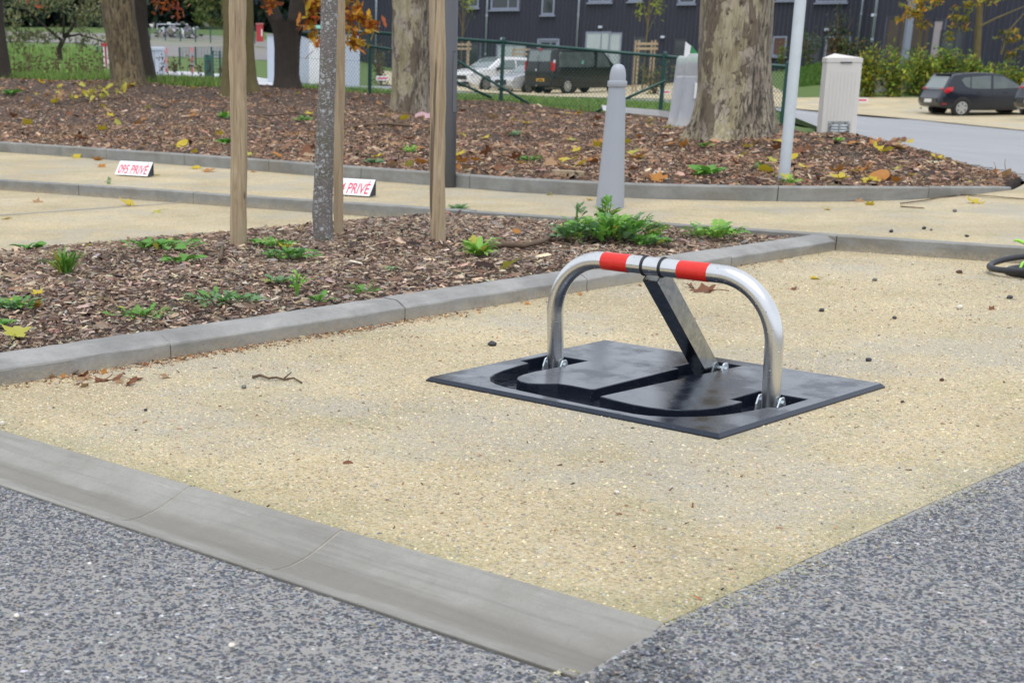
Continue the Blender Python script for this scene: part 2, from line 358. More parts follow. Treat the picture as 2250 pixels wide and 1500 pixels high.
    vn = q.n('TexVoronoi', Vector=q.mp((1, 1, 1.25)), Scale=26); li = q.math('MULTIPLY', q.ramp(q.math('ADD', vn.outputs['Distance'], q.math('MULTIPLY', q.noise(130, 3), .3)), [(.46, 1), (.60, 0)]), q.ramp(q.sep(vn.outputs['Color'])[0], [(.42, 0), (.46, 1)], 'CONSTANT'))
    sp_ = q.ramp(q.noise(75, 3, .6, q.mp((1, 1, 1.4))), [(.56, 0), (.61, 1)]); li = q.math('MAXIMUM', q.math('MULTIPLY', li, q.ramp(q.noise(50, 4, .7), [(.42, 0), (.5, 1)])), sp_); c = q.mix(li, c, (.40, .42, .42)); yl = q.ramp(q.noise(9, 4, .6, q.mp(loc=(5, 5, 5))), [(.66, 0), (.7, 1)]); c = q.mix(q.math('MULTIPLY', yl, q.noise(80, 3)), c, (.42, .38, .05))
    q.set('Base Color', c); q.bump(q.math('ADD', f, li), .6, .01); MT['lichen'] = q.m
    # plane bark, flaking
    def plane(name, c0, c1, c2, c3, bs):
        q = Mat(name, rough=.88); vv = q.mp((1, 1, .45))
        f = q.noise(2.2*bs, 6, .65, vv, .4); c = q.ramp(f, [(.38, c1), (.52, c2), (.64, c3)])
        def isl(sc_, lo, loc, z=.5): return q.ramp(q.noise(sc_*bs, 7, .62, q.mp((1, 1, z), loc=loc), .35), [(lo, 0), (lo+.025, 1)])
        p1 = isl(3.6, .515, (3, 1, 2)); p2 = isl(5.5, .56, (7, 3, 5)); p3 = isl(11, .61, (1, 9, 4), .7)
        c = q.mix(q.math('MULTIPLY', p1, .85), c, c0); c = q.mix(q.math('MULTIPLY', p2, .75), c, tuple(min(1, k*1.12) for k in c3)); c = q.mix(q.math('MULTIPLY', p3, .85), c, tuple(k*.55 for k in c0))
        rough_ = q.ramp(q.noise(1.3*bs, 3, .5, q.mp((1, 1, .22), loc=(1, 7, 2))), [(.46, 0), (.56, 1)])
        fis = q.noise(26*bs, 6, .65, q.mp((1, 1, .14)), .9); fl = q.noise(34*bs, 4, .6, q.mp((1, 1, .3), loc=(2, 2, 2)))
        c = q.mix(q.math('MULTIPLY', rough_, .55), c, q.mix(fl, tuple(k*.8 for k in c0), tuple(k*1.05 for k in c3)))
        crk = q.math('MULTIPLY', q.ramp(fis, [(.38, 1), (.50, 0)]), q.math('MULTIPLY_ADD', rough_, .8, .2)); c = q.mix(crk, c, (.05, .038, .028))
        q.set('Base Color', c); q.bump(q.math('ADD', q.math('ADD', q.math('MULTIPLY', p1, .5), q.math('MULTIPLY', p2, -.4)), q.math('ADD', q.math('MULTIPLY', crk, -1.2), q.math('MULTIPLY', fl, .4))), .8, .03); return q.m
    MT['plane'] = plane('plane_bark', (.125, .092, .066), (.265, .225, .13), (.39, .345, .23), (.37, .32, .265), 1.25)
    MT['plane2'] = plane('olive_plane_bark', (.12, .08, .04), (.17, .13, .06), (.215, .165, .085), (.27, .215, .13), 1.5)
    MT['oak'] = plain('dark_oak_bark', (.048, .038, .03), .9, var=.5, scale=9, bump=.8)
    MT['olive'] = plain('mossy_bark', (.13, .105, .045), .9, var=.4, scale=7, bump=.6)
    MT['twig'] = plain('twig_bark', (.12, .08, .05), .85, var=.4, scale=30, bump=.4)
    MT['fence'] = plain('green_fence_paint', (.012, .065, .055), .4, var=.1)
    MT['wire'] = plain('green_fence_wire', (.03, .085, .075), .45)
    # grass
    q = Mat('grass_ground', rough=.9); f = q.noise(1.3, 6, .7); g = q.noise(22, 5, .7)
    q.set('Base Color', q.mix(g, q.mix(f, (.08, .15, .03), (.15, .22, .05)), (.06, .10, .025))); q.bump(g, .8, .05); MT['grass'] = q.m
    q = Mat('field', rough=.95); f = q.noise(.12, 6, .7, q.mp((.35, 1, 1))); g = q.noise(2, 5, .7)
    q.set('Base Color', q.mix(q.math('MULTIPLY', g, .4), q.ramp(f, [(.35, (.20, .19, .20)), (.5, (.24, .22, .215)), (.6, (.16, .19, .09))]), (.09, .1, .07))); MT['field'] = q.m
    MT['pale_path'] = plain('pale_wet_path', (.46, .47, .50), .5, scale=2)
    MT['paver'] = plain('grey_paver', (.22, .215, .205), .6, var=.2, scale=5)
    # building
    q = Mat('dark_cladding', rough=.65); f = q.noise(1.5, 4, .6, q.mp((1, 1, .05))); oi = q.n('ObjectInfo').outputs['Random']
    c = q.mix(f, (.011, .013, .026), (.018, .021, .036)); q.set('Base Color', q.mix(q.math('MULTIPLY', oi, .5), c, (.022, .025, .041))); MT['clad'] = q.m
    MT['clad_joint'] = plain('cladding_backing', (.13, .14, .20), .6)
    MT['frame'] = plain('grey_blue_aluminium', (.21, .24, .31), .4)
    MT['pipe'] = plain('zinc_pipe', (.36, .41, .49), .45, .3)
    q = Mat('window_glass', (.03, .04, .045), .06, 0, .6); MT['pane'] = q.m
    MT['curtain'] = plain('pale_curtain', (.42, .48, .48), .8, var=.1, scale=3)
    MT['brick'] = plain('dark_red_wall', (.11, .06, .05), .85, var=.3, scale=4)
    MT['brown'] = plain('brown_wall', (.07, .055, .045), .85, var=.3, scale=4)
    MT['pinkgrey'] = plain('pink_grey_panel', (.30, .27, .29), .7)
    # vehicles
    def paint(n, c, r=.22):
        q = Mat(n, c, r, 0, .5); q.set('Coat Weight', .35); q.set('Coat Roughness', .08); f = q.noise(3, 4); q.set('Base Color', q.mix(f, tuple(k*.92 for k in c), tuple(min(1, k*1.08) for k in c))); return q.m
    MT['van_paint'] = paint('dark_grey_van_paint', (.009, .010, .012)); MT['white_paint'] = paint('white_car_paint', (.74, .75, .77)); MT['pale_sedan_paint'] = paint('sedan_paint_with_reflection', (.50, .52, .56)); MT['hatch_paint'] = paint('slate_car_paint', (.008, .011, .021))  # dark sedan's paint is pale, with its bonnet reflection put into the colour
    q = Mat('car_glass', (.015, .02, .02), .04, 0, .7); MT['car_glass'] = q.m
    q = Mat('side_glass_with_reflection', (.055, .075, .075), .05, 0, .8); f = q.noise(2.2, 4); q.set('Base Color', q.mix(f, (.02, .03, .03), (.14, .17, .165))); MT['mid_glass'] = q.m  # pale mottle in the base colour stands in for reflections in the panes
    q = Mat('pale_car_glass', (.16, .20, .20), .05, 0, .8); MT['light_glass'] = q.m
    MT['tyre'] = plain('tyre', (.013, .013, .014), .8); MT['trim'] = plain('car_trim', (.018, .018, .02), .55)
    MT['rim'] = plain('silver_rim', (.52, .53, .54), .3, .7); MT['dark_rim'] = plain('grey_rim', (.28, .28, .29), .3, .7)
    q = Mat('red_lamp', (.45, .01, .015), .15, 0, .6); MT['red_lamp'] = q.m
    q = Mat('clear_lamp', (.7, .72, .75), .1, .2, .6); MT['clear_lamp'] = q.m
    MT['yellow_plate'] = plain('yellow_number_plate', (.72, .40, .02), .4, var=.03); MT['white_plate'] = plain('white_number_plate', (.7, .7, .7), .4, var=.03)
    MT['ink'] = plain('dark_ink', (.03, .03, .035), .5)
    # leaves
    def leaf(n, a, b, c2, rough=.45):
        q = Mat(n, rough=rough, spec=.35); f = q.noise(9, 5, .6); g = q.noise(35, 4); cc = q.mix(f, a, b); cc = q.mix(q.ramp(g, [(.56, 0), (.68, .8)]), cc, c2)
        q.set('Base Color', cc); t = q.n('BsdfTranslucent', Color=cc); ms = q.n('MixShader', i0=.25)
        q.nt.links.new(q.b.outputs[0], ms.inputs[1]); q.nt.links.new(t.outputs[0], ms.inputs[2]); q.nt.links.new(ms.outputs[0], q.nt.nodes['Material Output'].inputs[0]); q.bump(g, .3, .004); return q.m
    MT['leaf_yellow'] = leaf('yellow_leaf', (.50, .40, .02), (.62, .48, .05), (.42, .24, .03)); MT['leaf_lime'] = leaf('lime_leaf', (.36, .38, .04), (.50, .46, .10), (.5, .4, .05))
    MT['leaf_orange'] = leaf('orange_leaf', (.42, .14, .02), (.50, .25, .05), (.25, .09, .03)); MT['leaf_brown'] = leaf('brown_leaf', (.14, .05, .025), (.26, .11, .05), (.08, .035, .02))
    MT['leaf_tan'] = leaf('tan_leaf', (.34, .20, .09), (.44, .28, .15), (.2, .1, .05))
    MT['weed'] = leaf('weed_leaf', (.09, .25, .035), (.15, .36, .06), (.2, .38, .09)); MT['weed_blue'] = leaf('blue_green_leaf', (.10, .22, .085), (.17, .31, .14), (.25, .38, .21)); MT['weed_lime'] = leaf('fresh_green_leaf', (.17, .40, .05), (.26, .48, .08), (.26, .36, .08)); MT['grass_blade'] = leaf('grass_blade', (.08, .22, .02), (.13, .30, .04), (.2, .32, .08))
    q = Mat('polythene_film', (.74, .76, .78), .35, 0, .5); q.set('Alpha', .5); q.bump(q.noise(14, 5, .7, q.mp((1, 1, .4)), 1), .6, .03); MT['film'] = q.m
    MT['panel_grey'] = plain('grey_panel', (.20, .215, .29), .5, var=.15, scale=6); MT['panel_green'] = plain('green_panel', (.02, .22, .07), .5)
    MT['hose'] = plain('black_hose', (.022, .024, .03), .5, var=.2, scale=20, bump=.1); MT['tie'] = plain('green_garden_tie', (.28, .62, .06), .4)
    MT['mint'] = plain('mint_roof', (.16, .45, .36), .4); MT['red_box'] = plain('red_plastic', (.42, .035, .045), .5); MT['blue_white'] = plain('pale_blue_white_metal', (.47, .52, .60), .5, var=.04)
    MT['dkgreen'] = plain('dark_green_plastic', (.01, .07, .055), .4); MT['red_white'] = plain('faded_red', (.5, .2, .2), .6)
    MT['snail'] = plain('dark_pine_seed', (.03, .03, .035), .5)
mk_materials()

# ================================================================ THE LAND
U = np.array([.7202, .6938]); V = np.array([.6938, -.7202])      # directions of the parking grid: along the bays, along the road
PATH_Z = .085; KTOP = .085
# levels surveyed behind the far kerb: (photo x, photo y, distance)
SURV = [(60,277,23),(60,215,28),(60,180,31),(300,186,30),(300,240,25.5),(480,215,29),(500,290,20.5),(640,196,30),(640,260,23.5),(812,207,33),(812,270,23),(905,250,27.5),(905,320,18.5),
        (1100,226,33),(1100,290,21.5),(1200,238,32),(1300,250,30.5),(1300,330,17.8),(1450,257,30),(1600,300,17.4),(1600,360,14.6),(1715,268,26),(1715,330,15.8),(1840,300,16.2),(1950,330,15.2),(2080,370,13.9),
        (1750,240,36),(2000,300,32),(2250,370,18),(2250,392,14.7),(2000,262,44),(2250,290,36),(1700,236,50),(2900,270,40),(1900,258,46),(2120,276,40),(2180,380,15.7),(2350,412,13.8),(2080,352,17.6),(1950,318,20),(2500,420,13.6),(2250,320,24),(2100,258,53),(2240,262,50),(1760,228,60),(2000,228,58),(2250,240,62),(1760,186,66),(1800,140,72),(2000,190,64),(2100,170,70),
        (1200,207,72),(1080,202,79),(1100,214,58),(1300,220,56),(1450,216,56),(1300,200,84),(1500,190,84),(900,196,60),(700,194,44),(600,181,50),(760,186,56),(420,168,46),(100,168,42),(135,155,54),(60,120,64),(150,96,70),(550,110,75),(400,100,80),(400,76,97),(550,66,105),(100,76,97),(400,60,130),(-300,60,130),(700,90,105),(1000,190,110),(2400,190,110)]
CP = np.array([AT(*q) for q in SURV])
KP = [np.array([a[0], a[1], .165]) for a in (G(x, y, PATH_Z) for x, y in ((-200,322),(0,331),(250,350),(500,367),(757,389),(1000,408),(1114,418),(1300,428),(1450,434),(1650,438),(1890,439),(2097,429),(2227,414)))]
KP += [np.array([k[0]+.5, k[1]+.9, .2]) for k in KP[:10]]
CP = np.concatenate([CP, np.array(KP)])
YS = .6
_D = np.sqrt((CP[:, None, 0]-CP[None, :, 0])**2+((CP[:, None, 1]-CP[None, :, 1])*YS)**2+.04); _N = len(CP)
_A = np.ones((_N+1, _N+1)); _A[:_N, :_N] = _D+np.eye(_N)*-.02; _A[_N, _N] = 0
RBF = np.linalg.solve(_A, np.append(CP[:, 2], 0))
def terr(X, Y):
    X = np.atleast_1d(np.asarray(X, float)); Y = np.atleast_1d(np.asarray(Y, float)); out = np.empty(len(X))
    for a in range(0, len(X), 4000):
        s = slice(a, a+4000); dx = X[s, None]-CP[None, :, 0]; dy = (Y[s, None]-CP[None, :, 1])*YS
        out[s] = np.sqrt(dx*dx+dy*dy+.04)@RBF[:-1]+RBF[-1]
    return np.clip(out, -.75, 4.5)
def tz(X, Y): return float(terr(X, Y)[0])
def GP(x, y, z=0): return G(x, y, z)[:2]

# ---- the parking bay in front, with a pit for the barrier plate
pl0 = G(935, 828, .015)[:2]
def PU(u, v): return pl0+U*u+V*v
gA, gB = GP(0, 945), GP(1460, 1368)
gdir = (gB-gA)/np.linalg.norm(gB-gA); gnorm = np.array([-gdir[1], gdir[0]])*-1           # towards the road
k_a, k_b = GP(0, 848), GP(1835, 550)
kdir = (k_b-k_a)/np.linalg.norm(k_b-k_a); knorm = np.array([-kdir[1], kdir[0]])            # away from the camera
b_b = GP(2250, 580); rdir = (b_b-k_b)/np.linalg.norm(b_b-k_b); rnorm = np.array([-rdir[1], rdir[0]])
e_b = GP(2250, 1012); edir = (e_b-gB)/np.linalg.norm(e_b-gB)
far_l = gA-gdir*6; kl = k_a-kdir*6
bay = [far_l, gB, gB+edir*14, k_b+rdir*11, k_b, kl]
plate_hole = [PU(.004, .004), PU(1.096, .004), PU(1.096, 1.216), PU(.004, 1.216)]
def bay_z(x, y): return .006*np.sin(x*2.1+1)*np.sin(y*1.7)*np.clip(((x-1.25)**2+(y-5.3)**2-1.2)/2, 0, 1)*0
sheet('parking_bay', bay, .6, 0., MT['gravel'], [plate_hole])
# ---- the road
GW = .30
rA, rB = far_l+gnorm*GW, gB+gnorm*(GW+.02)
def road_z(x, y):
    d = (np.stack([x, y], 1)-gB)@gnorm; e = (np.stack([x, y], 1)-gB)@gdir
    k = np.clip(np.where(e > 0, 1-np.clip(e, 0, 1e9)/.25, 1)*np.clip(d, 0, GW)/GW, 0, 1)
    return -.0012-.030*np.where(e > 0, np.clip((e*.35+d)/.5, 0, 1), np.clip(d/GW, 0, 1))
eperp = np.array([edir[1], -edir[0]])
road = [rA, rB, gB+gdir*.003+gnorm*.0, gB+gdir*.003-eperp*.05, gB+edir*14-eperp*.05, np.array([40, 6.]), np.array([40, -40.]), np.array([-40, -40.]), np.array([-40, 8.])]
sheet('road', road, .5, road_z, MT['road'], dense=([np.array(p) for p in ((-2.2, 1.9), (4.2, 1.9), (4.2, 5.8), (2.4, 5.0), (.6, 2.4), (-1.6, 5.0))], .06))
# ---- concave channel stones between bay and road
gt = bpy.data.objects.new('gutter', None); col.objects.link(gt); gt['kind'] = 'structure'
cuts = [-5.6, -4.68, -3.76, -2.84, -1.92, -.96, 0] + [ (GP(430,1065)-gA)@gdir, (GP(755,1163)-gA)@gdir, (gB-gA)@gdir ]
prof = [(0, -.14), (0, .002), (.012, .0), (.045, -.012), (.09, -.028), (.135, -.041), (.18, -.048), (.22, -.048), (.25, -.043), (.272, -.034), (GW-.006, -.029), (GW, -.031), (GW, -.14)]
for i in range(len(cuts)-1):
    a, b = cuts[i]+.003, cuts[i+1]-(.003 if i < len(cuts)-2 else 0)
    m = MB(); n = len(prof); P = []
    for s_ in (a, b):
        for v_, z_ in prof:
            q = gA+gdir*s_+gnorm*v_; P.append((q[0], q[1], z_))
    m.add(P, [(k, k+1, n+k+1, n+k) for k in range(n-1)]+[tuple(range(n))[::-1], tuple(range(n, 2*n))])
    m.build('channel_stone', MT['gutter'], gt, smooth=35, bevel=.003)
jm = MB()
for c_ in cuts[1:-1]:
    P = []
    for s_ in (c_-.004, c_+.004):
        for v_, z_ in prof[1:-1]:
            q = gA+gdir*s_+gnorm*v_; P.append((q[0], q[1], z_-.003))
    n = len(prof)-2; jm.add(P, [(k, k+1, n+k+1, n+k) for k in range(n-1)])
tag(jm.build('joint_mortar', MT['mortar'], gt), kind='stuff')

# ---- straight kerbs made of stones
def kerb_run(name, p0, d, nrm, length, stone, prof, mat, first=0, jitter=.0, gap=.0025):
    root = bpy.data.objects.new(name, None); col.objects.link(root); root['kind'] = 'structure'
    s_ = first
    while s_ < length:
        e_ = min(s_+stone, length); a, b = s_+gap/2, e_-gap/2; dz = random.uniform(-jitter, jitter); dn = random.uniform(-jitter, jitter)
        m = MB(); P = []; n = len(prof); T = np.linspace(a, b, 24)
        for ti, t in enumerate(T):
            rnd = .002 if ti in (0, len(T)-1) else 0
            for v_, z_ in prof:
                up = z_ > .02; q = p0+d*(t+(rnd if up and ti == 0 else -rnd if up and ti else 0))+nrm*(v_+dn+(random.gauss(0, .0009) if up else 0)); P.append((q[0], q[1], z_+(dz+random.gauss(0, .0008)-rnd*.4 if up else 0)))
        m_ = len(T)
        m.add(P, [(i*n+k+1, i*n+k, (i+1)*n+k, (i+1)*n+k+1) for i in range(m_-1) for k in range(n-1)]+[tuple(range(n)), tuple(range((m_-1)*n, m_*n))[::-1]])
        m.build('kerb_stone', mat, root, smooth=16); s_ = e_
    return root
near_prof = [(0, -.1), (0, .052), (.003, .058), (.048, .081), (.056, .084), (.142, .087), (.15, .08), (.15, -.1)]
klen = np.linalg.norm(k_b-kl)
kj = [(GP(x, y)-kl)@kdir for x, y in ((410, 795), (925, 697), (1293, 633), (1600, 590))]
kerb_run('near_kerb', kl, kdir, knorm, klen, 1.32, near_prof, MT['kerb'], first=kj[0]-1.32*5, jitter=.002)
ret_prof = [(0, -.1), (0, .082), (.006, .087), (.094, .087), (.1, .082), (.1, -.1)]
kerb_run('back_kerb', k_b-rdir*13, rdir, rnorm, 26, 1.3, ret_prof, MT['far_kerb'], first=0, jitter=.002)
# ---- island bed of bark mulch between two bays
bl0, bl1 = GP(0, 548, .07), GP(940, 467, .07); bdir = (bl1-bl0)/np.linalg.norm(bl1-bl0); bnorm = np.array([-bdir[1], bdir[0]])
def cross(p, d, q, e):
    A = np.array([d, -e]).T; t = np.linalg.solve(A, q-p); return p+d*t[0]
bc = cross(bl0, bdir, k_b, rdir)
blen = np.linalg.norm(bc-(bl0-bdir*4))
kerb_run('far_bed_kerb', bl0-bdir*4, bdir, bnorm, blen-.003, 1.3, [(0, -.1), (0, .05), (.008, .056), (.052, .056), (.06, .05), (.06, -.1)], MT['far_kerb'], jitter=.001)
bed = [kl+knorm*.152, k_b+knorm*.152-rdir*.0, bc-rnorm*.004, bl0-bdir*4-bnorm*.002]
bed[1] = cross(kl+knorm*.152, kdir, k_b-rnorm*.004, rdir)
def bed_z(x, y):
    P = np.stack([x, y], 1); d1 = (P-kl)@knorm-.15; d2 = -((P-bl0)@bnorm); d3 = (k_b-P)@rnorm*1.0
    e = np.clip(np.minimum(np.minimum(d1, d2), d3), 0, .8)/.8
    return .046+.05*e**.6+.012*np.sin(x*3.1+y*1.3)*e+.010*np.sin(y*5.3-x*2.2)*e
sheet('mulch_bed', bed, .12, bed_z, MT['soil'])
# ---- neighbouring bay on the left, at the same level
lb = [bl0-bdir*4+bnorm*.062, bc+bnorm*.062, k_b-rdir*13-rnorm*.001, k_b-rdir*16-rnorm*3]
lb[1] = cross(bl0+bnorm*.062, bdir, k_b-rnorm*.001, rdir); lb[2] = k_b-rdir*13-rnorm*.001; lb[3] = bl0-bdir*9+bnorm*.062
sheet('neighbour_bay', [bl0-bdir*4+bnorm*.062, lb[1], lb[2], np.array([-12., 14.])], .8, 0., MT['gravel'])
s0, s1 = GP(0, 473), GP(492, 439); sd = (s1-s0)/np.linalg.norm(s1-s0); sn = np.array([-sd[1], sd[0]])
m = MB(); m.prism([s0-sd*2.5-sn*.035, s1+sd*.05-sn*.035, s1+sd*.05+sn*.035, s0-sd*2.5+sn*.035], -.1, .004)
m.build('bay_divider', MT['kerb'])['kind'] = 'structure'
# ---- foot path behind the bays
FK = [(-260,312),(-120,322),(0,333),(120,341),(250,351),(500,369),(757,391),(1000,410),(1114,420),(1300,430),(1450,436),(1650,440),(1770,441.5),(1890,441),(2000,437),(2097,431),(2165,423),(2227,415)]
fk = [G(x, y, PATH_Z)[:2] for x, y in FK]
pth = [k_b-rdir*13+rnorm*.102]+[k_b+rdir*13+rnorm*.102]+[np.array([20., 10.]), np.array([12., 12.6]), np.array([9., 13.9]), np.array([6.75, 14.2])]+[p for p in fk[::-1]]
sheet('foot_path', pth, .7, PATH_Z-.006, MT['gravel'])
# ---- curved kerb of the tree bed
def resample(pts, step):
    pts = [np.array(p) for p in pts]; L = [0]
    for a, b in zip(pts, pts[1:]): L.append(L[-1]+np.linalg.norm(b-a))
    A = np.array(pts); t = np.arange(0, L[-1], step)
    return np.stack([np.interp(t, L, A[:, i]) for i in range(A.shape[1])], 1)
def smooth_line(pts, it=2):
    P = np.array(pts)
    for _ in range(it):
        Q = [P[0]]
        for a, b in zip(P, P[1:]): Q += [a*.75+b*.25, a*.25+b*.75]
        Q.append(P[-1]); P = np.array(Q)
    return P
fkl = resample(smooth_line(fk), .05); root = bpy.data.objects.new('tree_bed_kerb', None); col.objects.link(root); root['kind'] = 'structure'
nper = 26; iend = len(fkl)-1
for a in range(iend % nper, iend, nper):
    seg = fkl[a:min(a+nper+1, iend+1)]; P = []; m = MB(); n = 6
    seg = seg.copy(); seg[0] += (seg[1]-seg[0])*.07; seg[-1] -= (seg[-1]-seg[-2])*.07
    seg = seg[[0]+list(range(4, len(seg)-1, 4))+[len(seg)-1]] if len(seg) > 6 else seg
    for i, p in enumerate(seg):
        t = seg[min(i+1, len(seg)-1)]-seg[max(i-1, 0)]; t /= np.linalg.norm(t); q = np.array([-t[1], t[0]])
        run = (iend-a)*.05-i*.2; hz = .104 if run > 2.2 else .104-.085*(1-max(run, 0)/2.2)**1.5
        for v_, z_ in ((0, -.12), (0, hz-.012), (.006, hz-.003), (.012, hz), (.085, hz), (.09, -.12)):
            w_ = p+q*v_; P.append((w_[0], w_[1], PATH_Z+z_))
    s_ = len(seg)
    m.add(P, [(i*n+k+1, i*n+k, (i+1)*n+k, (i+1)*n+k+1) for i in range(s_-1) for k in range(n-1)]+[tuple(range(n)), tuple(range((s_-1)*n, s_*n))[::-1]])
    m.build('kerb_stone', MT['far_kerb'], root, smooth=30)
# ---- raised tree bed
def back(pts): return [AT(*q)[:2] for q in pts]
sl_ = smooth_line(fk, 1); rim = []
for i, p in enumerate(sl_):
    t = sl_[min(i+1, len(sl_)-1)]-sl_[max(i-1, 0)]; t /= np.linalg.norm(t); rim.append(p+np.array([-t[1], t[0]])*.08)
mound_back = back([(2250,395,14.3),(2160,380,14.9),(2080,362,15.6),(1980,335,16.6),(1890,300,18.2),(1800,290,19.5),(1700,268,26),(1600,262,28),(1450,257,30),(1300,246,31.5),(1200,236,32.5),(1100,225,33.4),(1000,215,33.8),(900,208,33.5),(812,206,33.2),(700,198,32.5),(560,196,31.5),(420,192,31.5),(340,182,31.5),(200,176,32),(60,172,33),(-150,170,33),(-500,170,33)])
mound = rim+[np.array(p) for p in mound_back]
def mound_z(x, y):
    z = terr(x, y)
    P = np.stack([x, y], 1); d = np.full(len(P), 9.); d2 = np.full(len(P), 9.)
    ez = np.full(len(P), .165)
    for i in range(0, len(fkl), 6):
        q = fkl[i]; dd = np.hypot(P[:, 0]-q[0], P[:, 1]-q[1]); run = (len(fkl)-1-i)*.05; hz = .104 if run > 2.2 else .104-.085*(1-run/2.2)**1.5
        ez = np.where(dd < d, PATH_Z+hz-.024, ez); d = np.minimum(d, dd)
    return z*(1-np.exp(-d/.8))+ez*np.exp(-d/.8)+.035*np.sin(x*1.7+y)*np.sin(y*1.1-x*.6)*np.clip(d/2, 0, 1)
tb = sheet('tree_bed', mound, .45, mound_z, MT['soil'])
mr = resample(mound+[mound[0]], .25); mzz = mound_z(mr[:, 0], mr[:, 1]); m = MB(); n = len(mr)
m.add([(p[0], p[1], z+.002) for p, z in zip(mr, mzz)]+[(p[0], p[1], z-.45) for p, z in zip(mr, mzz)], [(i, i+1, n+i+1, n+i) for i in range(n-1)]); m.build('bed_edge', MT['soil'], tb)
# ---- everything behind: grass, roads, yards
allb = [(-60, 31.), (-30, 33.5)]
big = [np.array([-90., 10.]), np.array([-20., 19.]), fk[0]+np.array([-2., 1.2])]+[np.array(p)+np.array([0., -.5]) for p in mound_back[::-1]]+[np.array([9., 13.0]), np.array([20., 9.5]), np.array([90., 6.]), np.array([150., 135.]), np.array([-150., 135.])]
REG = []
def region(name, pts, step, mat, off, drop=True):
    pl_ = [AT(*q)[:2] for q in pts]
    if drop: REG.append(pl_)
    return sheet(name, pl_, step, lambda x, y: terr(x, y)+off, mat)
region('far_road', [(1010,222,44),(1330,230,45),(1480,236,43),(1700,246,38),(1900,310,17.2),(2250,402,14.0),(2900,420,13.5),(2900,268,42),(2250,287,37.5),(2000,260,46),(1700,235,52),(1450,216,56),(1200,211,62.5),(1010,207,64.5),(870,199,62),(640,196,46),(300,174,40),(-200,174,38),(-200,178,36),(300,178,37),(640,200,40),(830,212,44)], 1.2, MT['far_road'], -.012)
region('parking_yard', [(830,199,61.5),(1010,207,63),(1200,211,61),(1450,216,55),(1700,235,51),(2000,261,45),(2250,289,37),(2900,268,41),(2900,225,64),(2250,228,62),(2000,226,60.5),(1740,224,62),(1600,200,80),(1200,200,84),(830,190,82)], 1.5, MT['gravel'], .008)
region('pale_path', [(330,172,40),(480,176,38),(640,190,40),(650,176,52),(560,160,56),(420,152,57),(330,152,56)], 1.2, MT['pale_path'], -.006)
region('field', [(-200,92,72),(180,92,72),(340,125,66),(600,118,70),(700,100,92),(700,74,98),(-200,74,98)], 2, MT['field'], .0, False)
def ground_z(x, y):
    z = terr(x, y)-.03; Q = np.stack([x, y], 1)
    for r_ in REG: z = z-.11*inpoly(Q, r_)
    return z
sheet('ground', big, 1.3, ground_z, MT['grass'])
sheet('deep_subsoil', [np.array(p) for p in ((-60., -60.), (60., -60.), (60., 70.), (-60., 70.))], 0, -1.3, MT['soil'])
sheet('subsoil', [np.array(p) for p in ((-40., -40.), (40., -40.), (40., 11.), (12., 15.), (5., 15.), (-40., 15.))], 0, -.17, MT['soil'])
# block paving along the tip of the tree bed
pv = bpy.data.objects.new('paved_strip', None); col.objects.link(pv); pv['kind'] = 'structure'
tip = resample(smooth_line([AT(*q)[:2] for q in ((1890,302,17.6),(1980,330,16.9),(2080,362,15.9),(2160,382,15.1),(2250,398,14.4),(2400,420,13.6))]), .2)
pav = None; rows = 6
for i in range(len(tip)-1):
    a, b = tip[i], tip[i+1]; t = (b-a)/np.linalg.norm(b-a); q = np.array([-t[1], t[0]]); q = q if q[1] > 0 else -q
    for r_ in range(rows):
        c_ = (a+b)/2+q*(r_*.105+.35)+t*(.1 if r_ % 2 else 0)
        if pav is None:
            pav = MB().box((0, 0, 0), (.19, .097, .06)).build('paver', MT['paver'], pv)
            o = pav
        else:
            o = pav.copy(); col.objects.link(o)
        o.location = (c_[0], c_[1], tz(c_[0], c_[1])-.022+random.uniform(-.002, .002)); o.rotation_euler = (0, 0, math.atan2(t[1], t[0]))

# ================================================================ loose surface material
# stones standing out of the worn road
def sect(poly, n): return sample(poly, n)
vis_road = [GP(-60, 1040), GP(1240, 1470), GP(1470, 1375), GP(2330, 985), GP(2400, 1600), GP(-80, 1600)]
vis_road = [np.array(p) for p in vis_road]
vis_road[0] = gA-gdir*.3+gnorm*(GW+.006); vis_road[1] = gB+gnorm*(GW+.02); vis_road[2] = gB+gdir*.012+gnorm*.02
OCT = [(1,0,0),(.3,.9,0),(-.8,.6,0),(-.85,-.5,0),(.2,-1,0),(.1,.05,1),(.1,0,-.6)]
OF = [(0,1,5),(1,2,5),(2,3,5),(3,4,5),(4,0,5)]
def stones(name, P, z, smin, smax, cols, wts, mat, flat=.35, parent=None, sink=.0, expo=2.0):
    n = len(P); s = smin+(smax-smin)*rng.random(n)**expo
    S = np.stack([s*rng.uniform(.8, 1.5, n), s*rng.uniform(.7, 1.1, n), s*flat*rng.uniform(.6, 1.3, n)], 1)
    T = [list(p) for p in OCT]
    TT = [(p[0]*.6, p[1]*.6, .9) if k < 0 else p for k, p in enumerate(OCT)]
    V8 = [(1,0,0),(.35,.9,0),(-.75,.65,0),(-.85,-.5,0),(.3,-.95,0),(.15,.1,1)]
    F8 = [(0,1,5),(1,2,5),(2,3,5),(3,4,5),(4,0,5)]
    return scatter(name, V8, F8, np.column_stack([P, z]), rots(n, tilt=.12), S, palette(cols, n, .22, wts), mat, parent, jitter=.18)
P = sect(vis_road, 80000); P = P[rng.random(len(P)) < .65+.35*np.clip(.5+.9*np.sin(P[:, 0]*2.3+1.2*np.sin(P[:, 1]*1.9))*np.sin(P[:, 1]*2.9+P[:, 0]), 0, 1)]; e_ = (P-gB)@gdir; P = P[np.where(e_ < .012, (P-gB)@gnorm > GW+.004, (P-gB)@eperp > .002)]
